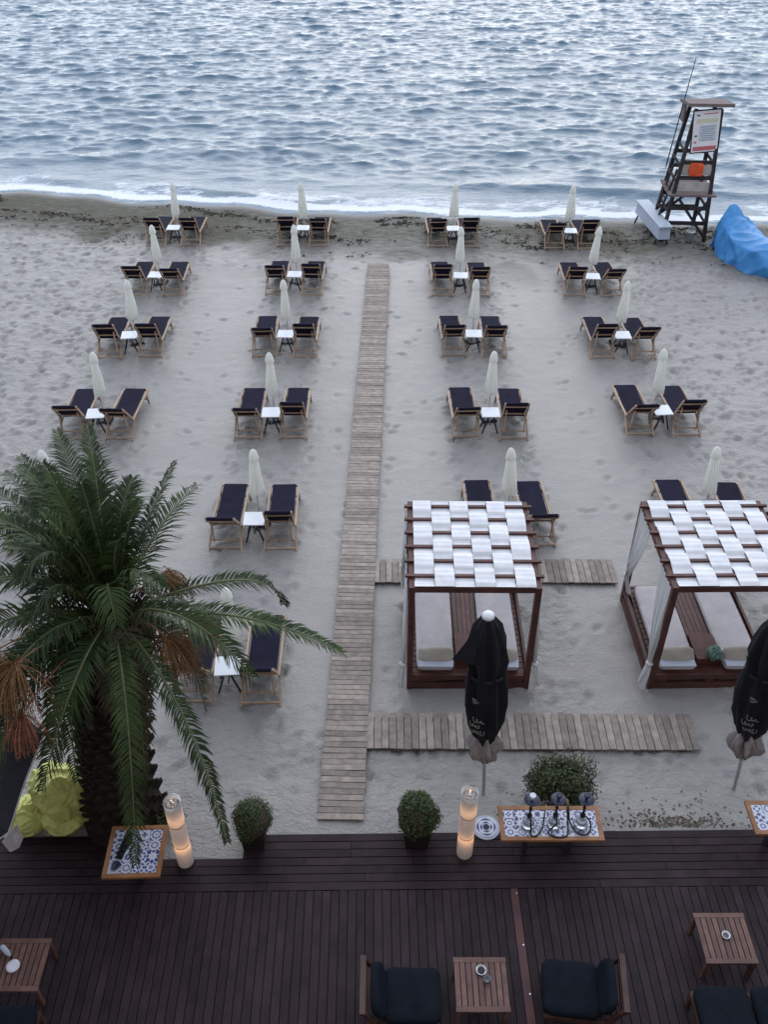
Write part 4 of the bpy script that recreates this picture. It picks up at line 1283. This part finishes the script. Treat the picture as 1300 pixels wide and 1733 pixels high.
def open_parasol(loc, label):
    root = thing('open_parasol', loc, label, 'parasol')
    MB().tube([(0, 0, -0.08), (0, 0, 3.2)], 0.03, 10).build('pole', 'pole', root)
    MB().box((0, 0, 0.04), (0.7, 0.7, 0.08)).build('base', 'dark_metal', root)
    Rr, zc, zh = 1.96, 3.30, 2.60
    cn = MB()
    n = 8
    rot0 = R(22.5)
    for k in range(n):
        a0, a1 = rot0 + 2 * PI * k / n, rot0 + 2 * PI * (k + 1) / n
        pts, fs = [], []
        M_ = 8
        for i in range(M_ + 1):
            t = i / M_
            for j in range(M_ + 1):
                u = j / M_
                e = Vector((math.cos(a0), math.sin(a0), 0)).lerp(Vector((math.cos(a1), math.sin(a1), 0)), u) * Rr
                sag = 0.05 * math.sin(PI * u) * t
                pts.append((e.x * t * (1 - 0.03 * math.sin(PI * u) * t), e.y * t * (1 - 0.03 * math.sin(PI * u) * t), zc + (zh - zc) * t ** 1.15 - sag))
        for i in range(M_):
            for j in range(M_):
                a = i * (M_ + 1) + j
                fs.append((a, a + M_ + 1, a + M_ + 2, a + 1))
        p = MB().add(pts, fs).build('canopy_panel', 'black_cloth', root, True)
        MB().tube([(Rr * 0.995 * math.cos(a0), Rr * 0.995 * math.sin(a0), zh), ] + [Vector(pts[M_ * (M_ + 1) + j]) for j in range(1, M_)] +
                  [(Rr * 0.995 * math.cos(a1), Rr * 0.995 * math.sin(a1), zh)], 0.011, 5).build('hem', 'beige_cloth', p)
        MB().tube([(0, 0, zc - 0.04), (Rr * 0.99 * math.cos(a0), Rr * 0.99 * math.sin(a0), zh - 0.02)], 0.012, 5).build('rib', 'dark_metal', root)
        # hanging corner flap
        c = Vector((Rr * math.cos(a0), Rr * math.sin(a0), zh))
        dn = Vector((math.cos(a0), math.sin(a0), 0))
        sd_ = Vector((-dn.y, dn.x, 0))
        MB().add([c - sd_ * 0.13 + dn * 0.01, c + sd_ * 0.13 + dn * 0.01, c + sd_ * 0.11 + dn * 0.05 + Vector((0, 0, -0.24)), c + dn * 0.07 + Vector((0, 0, -0.27)), c - sd_ * 0.11 + dn * 0.04 + Vector((0, 0, -0.22)),
                  c - sd_ * 0.13, c + sd_ * 0.13, c + sd_ * 0.11 + dn * 0.03 + Vector((0, 0, -0.24)), c + dn * 0.05 + Vector((0, 0, -0.27)), c - sd_ * 0.11 + dn * 0.02 + Vector((0, 0, -0.22))],
                 [(0, 1, 2, 3, 4), (9, 8, 7, 6, 5), (0, 5, 6, 1), (1, 6, 7, 2), (2, 7, 8, 3), (3, 8, 9, 4), (4, 9, 5, 0)]).build('corner_flap', 'beige_cloth', root)
    # pale letters near the seaward edge panel
    def zsurf(x, y):
        t = math.hypot(x, y) / Rr
        return zc + (zh - zc) * t ** 1.15 + 0.012
    def P3(x, y):
        return (x, y, zsurf(x, y))
    b = Vector((1.36, 0.86))
    g1 = [P3(b.x + 0.05 * math.cos(a), b.y + 0.06 * math.sin(a)) for a in [2 * PI * i / 12 for i in range(13)]]
    g2 = [P3(b.x + 0.02 + 0.06 * math.cos(a), b.y - 0.2 + 0.06 * math.sin(a)) for a in [0.7 + 4.8 * i / 10 for i in range(11)]]
    g3 = [P3(b.x - 0.03, b.y - 0.30), P3(b.x - 0.03, b.y - 0.42), P3(b.x + 0.07, b.y - 0.42)]
    for g in (g1, g2, g3):
        strokes([g], 0.009, root, 'printed_letter', 'logo')
    return root
open_parasol((-6.33, 7.08, 0.0), 'open black parasol with pale hem at left edge')

# ------------------------------------------------------------------ column lamps
def lamp(loc, label):
    root = thing('column_lamp', loc, label, 'lamp', 'glowing stacked column lamps')
    r_, h = 0.118, 0.49
    for i in range(3):
        z0 = 0.02 + i * (h + 0.006)
        MB().lathe([(r_ * 0.985, z0), (r_, z0 + 0.012), (r_, z0 + h - 0.012), (r_ * 0.985, z0 + h)], 32, cap0=False, cap1=False).build('shade', 'shade', root, True)
        MB().lathe([(r_ * 0.95, z0 + h - 0.004), (r_ * 1.01, z0 + h - 0.004), (r_ * 1.01, z0 + h + 0.010), (r_ * 0.95, z0 + h + 0.010)], 32, cap0=False, cap1=False).build('joint_ring', 'silver' if i == 2 else 'rim', root, True)
    MB().lathe([(r_ * 0.9, 0.0), (r_ * 0.9, 0.02)], 24).build('foot', 'dark_metal', root)
    MB().lathe([(0.0, 1.40), (r_ * 0.96, 1.40), (r_ * 0.96, 1.41), (0.0, 1.41)], 24, cap0=False, cap1=False).build('top_plate', 'glass', root, True)
    MB().lathe([(0.03, 1.412), (0.035, 1.46), (0.02, 1.47)], 12).build('top_knob', 'silver', root, True)
    for z, e in ((1.10, 0.16), (0.43, 0.26)):
        MB().lathe([(0.0, z - 0.03), (0.018, z - 0.015), (0.02, z), (0.008, z + 0.03), (0.0, z + 0.045)], 10, cap0=False, cap1=False).build('flame', 'flame', root, True)
        l = bpy.data.lights.new('candle_light', 'POINT')
        l.energy = e
        l.color = (1.0, 0.55, 0.25)
        l.shadow_soft_size = 0.03
        lo = link('candle_light', l, root, (0, 0, z + 0.06))
    return root
lamp((1.19, 7.60, DZ), 'glowing white column lamp beside table with water pipes')
lamp((-2.91, 7.46, DZ), 'glowing white column lamp beside palm and left tiled table')

# ------------------------------------------------------------------ tiled tables
tile_me = {}
def tiled_table(loc, sx_, sy_, nx, ny, label, rz=0.0):
    root = thing('tiled_table', loc, label, 'table', 'tiled bistro tables on the deck', rz)
    z = 0.73
    w = 0.062
    for s in (-1, 1):
        MB().box((0, s * (sy_ / 2 - w / 2), z), (sx_, w, 0.045)).build('rim_board', 'rim', root)
        MB().box((s * (sx_ / 2 - w / 2), 0, z), (w, sy_ - 2 * w, 0.0445)).build('rim_board', 'rim', root)
    MB().box((0, 0, z - 0.015), (sx_ - 2 * w, sy_ - 2 * w, 0.02)).build('backing', 'sheet', root)
    tw, th = (sx_ - 2 * w) / nx, (sy_ - 2 * w) / ny
    key = (round(tw, 3), round(th, 3))
    if key not in tile_me:
        tile_me[key] = MB().box((0, 0, 0), (tw - 0.004, th - 0.004, 0.018)).mesh('tile', 'tile')
    for i in range(nx):
        for j in range(ny):
            link('tile', tile_me[key], root, (-sx_ / 2 + w + tw * (i + 0.5), -sy_ / 2 + w + th * (j + 0.5), z + 0.006))
    px = sx_ * 0.22 if sx_ > 1 else 0.0
    for x in ((-px, px) if px else (0,)):
        MB().bar((x, 0, 0.02), (x, 0, z - 0.03), 0.075).build('pedestal', 'dark_metal', root)
    MB().box((0, 0, 0.025), (max(0.5, sx_ * 0.55), 0.42, 0.05), taper=0.9).build('base', 'dark_metal', root)
    MB().box((0, 0, z - 0.035), (max(0.4, sx_ * 0.55), 0.30, 0.02)).build('bracket', 'dark_metal', root)
    return root
tiled_table((2.40, 7.665, DZ - 0.07), 1.47, 0.56, 8, 3, 'long tiled table carrying three water pipes')
tiled_table((-3.49, 7.22, DZ - 0.07), 0.80, 0.80, 4, 4, 'square tiled table under palm frond', R(2))
tiled_table((6.02, 7.76, DZ - 0.07), 1.42, 0.55, 8, 3, 'tiled table cut by right edge')
TT = DZ - 0.07 + 0.73 + 0.0225

def hookah(loc, label, seed, hose_pts, white=False):
    root = thing('water_pipe', loc, label, 'water pipe', 'water pipes on the long tiled table')
    MB().lathe([(0.085, 0.0), (0.098, 0.03), (0.092, 0.08), (0.055, 0.15), (0.030, 0.20), (0.034, 0.24)], 24).build('glass_base', 'glass', root, True)
    MB().lathe([(0.036, 0.22), (0.04, 0.26), (0.018, 0.29), (0.016, 0.40), (0.026, 0.42), (0.015, 0.45), (0.015, 0.60), (0.022, 0.62)], 14).build('stem', 'black', root, True)
    MB().lathe([(0.02, 0.615), (0.10, 0.612), (0.112, 0.625), (0.108, 0.63), (0.02, 0.622)], 24).build('ash_tray', 'tray', root, True)
    MB().lathe([(0.015, 0.62), (0.022, 0.66), (0.042, 0.70), (0.045, 0.73), (0.036, 0.735), (0.0, 0.72)], 16, cap1=False).build('bowl', 'ceramic' if white else 'tray', root, True)
    ho = MB().tube(catmull(hose_pts, 8), 0.0115, 8).build('hose', 'black', root, True)
    a, b = Vector(hose_pts[-2]), Vector(hose_pts[-1])
    d = (b - a).normalized()
    MB().tube([b, b + d * 0.16], [0.013, 0.007], 8).build('mouthpiece', 'brass', ho, True)
    return root
hookah((2.07, 7.62, TT), 'leftmost water pipe with pale bowl on long tiled table', 1, [(0, -0.02, 0.28), (0.01, -0.12, 0.20), (0.02, -0.17, 0.02), (0.10, -0.17, 0.014), (0.20, -0.05, 0.03), (0.24, 0.10, 0.10)], True)
hookah((2.44, 7.63, TT), 'middle water pipe on long tiled table', 2, [(0, -0.02, 0.28), (0.0, -0.12, 0.22), (-0.10, -0.14, 0.03), (0.02, -0.205, 0.014), (0.17, -0.17, 0.014), (0.20, 0.02, 0.05), (0.20, 0.14, 0.16)])
hookah((2.83, 7.63, TT), 'rightmost water pipe on long tiled table', 3, [(0, -0.02, 0.28), (0.08, -0.06, 0.22), (0.13, -0.06, 0.04), (0.06, -0.16, 0.014), (-0.08, -0.13, 0.014), (-0.16, 0.03, 0.05), (-0.17, 0.12, 0.16)])

# things on the square tiled table
rk = thing('black_rack', (-3.66, 7.30, TT), 'row of small black cups in rack on square tiled table', 'rack', rz=R(80))
MB().box((0, 0, 0.008), (0.42, 0.10, 0.012)).build('tray', 'black', rk)
for i in range(5):
    MB().lathe([(0.022, 0.014), (0.032, 0.09), (0.026, 0.09), (0.018, 0.03)], 12, (-0.17 + 0.085 * i, 0, 0)).build('cup', 'black', rk, True)
cp = thing('white_cup', (-3.42, 7.26, TT), 'white cup on square tiled table', 'cup')
MB().lathe([(0.028, 0), (0.042, 0.075), (0.038, 0.075), (0.024, 0.012)], 18).build('body', 'ceramic', cp, True)
MB().tube([(0.037, 0, 0.06), (0.062, 0, 0.05), (0.058, 0, 0.03), (0.033, 0, 0.022)], 0.005, 6).build('handle', 'ceramic', cp, True)
bw = thing('bowl', (-3.70, 6.98, TT), 'dark blue bowl near corner of square tiled table', 'bowl')
MB().lathe([(0.03, 0), (0.06, 0.035), (0.064, 0.04), (0.056, 0.04), (0.025, 0.012)], 22).build('body', 'tray', bw, True)

# patterned tile slab beside the lamp
ps = thing('round_tile', (1.55, 8.02, DZ), 'round blue and white patterned tile lying beside lamp', 'tile')
MB().lathe([(0.205, 0.0), (0.21, 0.01), (0.205, 0.022)], 36).build('slab', 'sheet', ps)
MB().lathe([(0.17, 0.024), (0.17, 0.030), (0.0, 0.030)], 32, cap1=False).build('round_motif', 'tile', ps)
MB().lathe([(0.05, 0.031), (0.05, 0.034), (0.0, 0.034)], 20, cap1=False).build('centre_motif', 'tray', ps)

# ------------------------------------------------------------------ low slatted tables, lounge chairs
def coffee_table(loc, label, rz=0.0):
    root = thing('slatted_table', loc, label, 'table', 'low slatted wooden tables', rz)
    S, z = 0.68, 0.43
    for s in (-1, 1):
        MB().box((0, s * (S / 2 - 0.032), z), (S, 0.064, 0.035)).build('frame_board', 'slatwood', root)
    n = 9
    me = MB().box((0, 0, 0), (S / n - 0.013, S - 0.132, 0.03)).mesh('slat', 'slatwood')
    for i in range(n):
        link('slat', me, root, (-S / 2 + S / n * (i + 0.5), 0, z))
    for sx_ in (-1, 1):
        MB().bar((sx_ * (S / 2 - 0.06), -S / 2 + 0.05, z - 0.045), (sx_ * (S / 2 - 0.06), S / 2 - 0.05, z - 0.045), 0.03, 0.05).build('apron', 'slatwood', root)
        for sy_ in (-1, 1):
            MB().bar((sx_ * (S / 2 - 0.04), sy_ * (S / 2 - 0.04), 0), (sx_ * (S / 2 - 0.04), sy_ * (S / 2 - 0.04), z - 0.018), 0.055).build('leg', 'slatwood', root)
    return root
coffee_table((1.24, 5.50, DZ), 'slatted table between the two lounge chairs', R(0))
coffee_table((4.52, 6.10, DZ), 'slatted table at right holding one ashtray', R(0))
coffee_table((-4.73, 5.75, DZ), 'slatted table at left edge holding bottle and plate', R(0))
CT = DZ + 0.4475

def lounge_chair(loc, rz, label, seats=1, name='lounge_chair', cat='chair'):
    """faces local +y; back at -y"""
    root = thing(name, loc, label, cat, 'dark-cushioned lounge seats', rz)
    w = 0.72 * seats
    for s in (-1, 1):
        MB().bar((s * (w / 2 - 0.03), 0.36, 0), (s * (w / 2 - 0.03), 0.36, 0.30), 0.055).build('leg', 'chairwood', root)
        MB().bar((s * (w / 2 - 0.03), -0.36, 0), (s * (w / 2 - 0.03), -0.36, 0.30), 0.055).build('leg', 'chairwood', root)
        MB().bar((s * (w / 2 - 0.03), -0.40, 0.27), (s * (w / 2 - 0.03), 0.40, 0.29), 0.045, 0.08).build('side_rail', 'chairwood', root)
        MB().bar((s * (w / 2 - 0.03), -0.36, 0.26), (s * (w / 2 - 0.03), -0.56, 0.68), 0.045, 0.06).build('back_post', 'chairwood', root)
    for i in range(6):
        y = -0.33 + i * 0.135
        MB().box((0, y, 0.305), (w - 0.1, 0.08, 0.022)).build('seat_slat', 'chairwood', root)
    MB().bar((-w / 2, -0.565, 0.68), (w / 2, -0.565, 0.68), 0.07, 0.05).build('back_rail', 'chairwood', root)
    for i in range(3):
        t = 0.3 + 0.25 * i
        MB().bar((-w / 2 + 0.05, -0.36 - 0.20 * t - 0.01, 0.26 + 0.42 * t), (w / 2 - 0.05, -0.36 - 0.20 * t - 0.01, 0.26 + 0.42 * t), 0.02, 0.09).build('back_slat', 'chairwood', root)
    for k in range(seats):
        xc = -w / 2 + 0.72 * (k + 0.5)
        MB().cushion((xc, 0.06, 0.39), (0.69, 0.74, 0.16), 0.28, 32, 10, 0.012).build('seat_cushion', 'cushion', root, True)
        MB().cushion((xc, -0.37, 0.56), (0.66, 0.12, 0.34), 0.35, 32, 10, 0.012, Matrix.Rotation(R(22), 3, 'X')).build('back_cushion', 'cushion', root, True)
    return root
lounge_chair((0.30, 5.38, DZ), R(-90), 'dark-cushioned chair left of the central slatted table')
lounge_chair((2.44, 5.46, DZ), R(84), 'dark-cushioned chair right of the central slatted table')
lounge_chair((4.62, 5.06, DZ), R(0), 'dark sofa at bottom right corner below slatted table', 2, 'sofa', 'sofa')
lounge_chair((-4.66, 4.82, DZ), R(0), 'dark-cushioned chair cut by bottom left corner')

def ashtray(loc, label, m, r_=0.055):
    root = thing('ashtray', loc, label, 'ashtray')
    MB().lathe([(r_ * 0.8, 0), (r_, 0.03), (r_ * 1.02, 0.035), (r_ * 0.88, 0.035), (r_ * 0.7, 0.012)], 22).build('body', m, root, True)
    MB().lathe([(r_ * 0.72, 0.012), (r_ * 0.72, 0.017)], 18).build('ash', 'black' if m == 'silver' else 'sign_dark', root)
    return root
ashtray((1.25, 5.66, CT), 'steel-rimmed dark ashtray on the central slatted table', 'silver', 0.068)
ashtray((4.53, 6.12, CT), 'small pale ashtray on the right slatted table', 'ceramic', 0.055)
gl = thing('drinking_glass', (1.31, 5.53, CT), 'small glass beside ashtray on central slatted table', 'glass')
MB().lathe([(0.036, 0), (0.044, 0.09), (0.040, 0.09), (0.032, 0.012)], 20).build('body', 'glass', gl, True)
MB().lathe([(0.032, 0.014), (0.035, 0.03)], 20).build('drink', 'sheet', gl, True)
bt = thing('water_bottle', (-4.93, 5.90, CT), 'small pale blue bottle lying on left slatted table', 'bottle', rz=R(-40))
b_ = MB()
b_.lathe([(0.028, 0), (0.034, 0.015), (0.034, 0.13), (0.016, 0.18), (0.014, 0.20)], 16)
b_.v = [(p[2] - 0.1, p[0], p[1] + 0.034) for p in b_.v]
b_.build('body', 'grey_box', bt, True)
b_ = MB()
b_.lathe([(0.016, 0.20), (0.016, 0.225)], 12)
b_.v = [(p[2] - 0.1, p[0], p[1] + 0.034) for p in b_.v]
b_.build('cap', 'black', bt, True)
pt = thing('plate', (-4.79, 5.72, CT), 'small white plate on left slatted table', 'plate')
MB().lathe([(0.045, 0), (0.085, 0.012), (0.087, 0.016), (0.05, 0.008), (0.0, 0.008)], 26, cap1=False).build('dish', 'ceramic', pt, True)

# ------------------------------------------------------------------ yellow covered bundles by the palm
for (lx, ly, lz), sz, sd_, lb in (((-4.80, 8.12, 0.09), (0.34, 0.31, 0.24), 3, 'yellow wrapped bundle on deck, right one under the pile'),
                                  ((-5.36, 8.12, 0.09), (0.30, 0.30, 0.24), 5, 'yellow wrapped bundle on deck, left one under the pile'),
                                  ((-4.86, 8.22, 0.48), (0.42, 0.36, 0.40), 9, 'large crumpled yellow bundle on top of the pile')):
    o = lump((0, 0, sz[2] * 0.85), sz, sd_, 0.40, 3.3, 120, 80, 0.15).build('yellow_bundle', 'yellow', None, True)
    o.location = (lx, ly, lz)
    tag(o, lb, 'bundle', 'yellow covered bundles beside the palm')

# ------------------------------------------------------------------ loose stuff on the sand
sw_ = MB()
for i in range(1900):
    x = rng.uniform(-16, 14)
    dd = rng.choice([-0.9, -1.0, -1.7, -2.6, rng.uniform(-4.4, -0.8)]) + rng.gauss(0, 0.16) + 0.25 * math.sin(x * 0.8)
    if mnoise.noise(Vector((x * 0.35, dd * 0.9, 3.3))) < 0.02:
        continue
    y = float(shore(np.array(x))) + dd
    z = sand_z(x, y)
    for k in range(3):
        a = rng.uniform(-0.6, 0.6)
        l, w = rng.uniform(0.04, 0.16), rng.uniform(0.006, 0.015)
        p = Vector((x + rng.gauss(0, 0.12), y + rng.gauss(0, 0.05), z + rng.uniform(0.005, 0.035)))
        d = Vector((math.cos(a), math.sin(a), rng.uniform(-0.1, 0.15))) * l / 2
        s = Vector((-math.sin(a), math.cos(a), 0)) * w
        sw_.add([p - d - s, p + d - s, p + d + s, p - d + s, p + Vector((0, 0, 0.03))], [(0, 1, 4), (1, 2, 4), (2, 3, 4), (3, 0, 4)])
tag(sw_.build('seaweed', 'weed'), 'dark dry seaweed strewn along the waterline', 'seaweed', kind='stuff')
lt = MB()
for i in range(380):
    x = rng.gauss(4.4, 0.5) if i < 330 else rng.uniform(1.6, 5.8)
    y = 8.06 + abs(rng.gauss(0, 0.12)) + (0 if i < 300 else rng.uniform(0, 0.5))
    z = sand_z(x, y) + 0.006
    a = rng.uniform(0, 6.28)
    l = rng.uniform(0.008, 0.026)
    d = Vector((math.cos(a), math.sin(a), 0.2)) * l
    s = Vector((-math.sin(a), math.cos(a), 0)) * l * 0.6
    p = Vector((x, y, z))
    lt.add([p - d - s, p + d - s, p + d + s, p - d + s, p + Vector((0, 0, 0.02))], [(0, 1, 4), (1, 2, 4), (2, 3, 4), (3, 0, 4)])
tag(lt.build('leaf_litter', 'litter'), 'dry leaf litter and grit along deck edge', 'litter', kind='stuff')
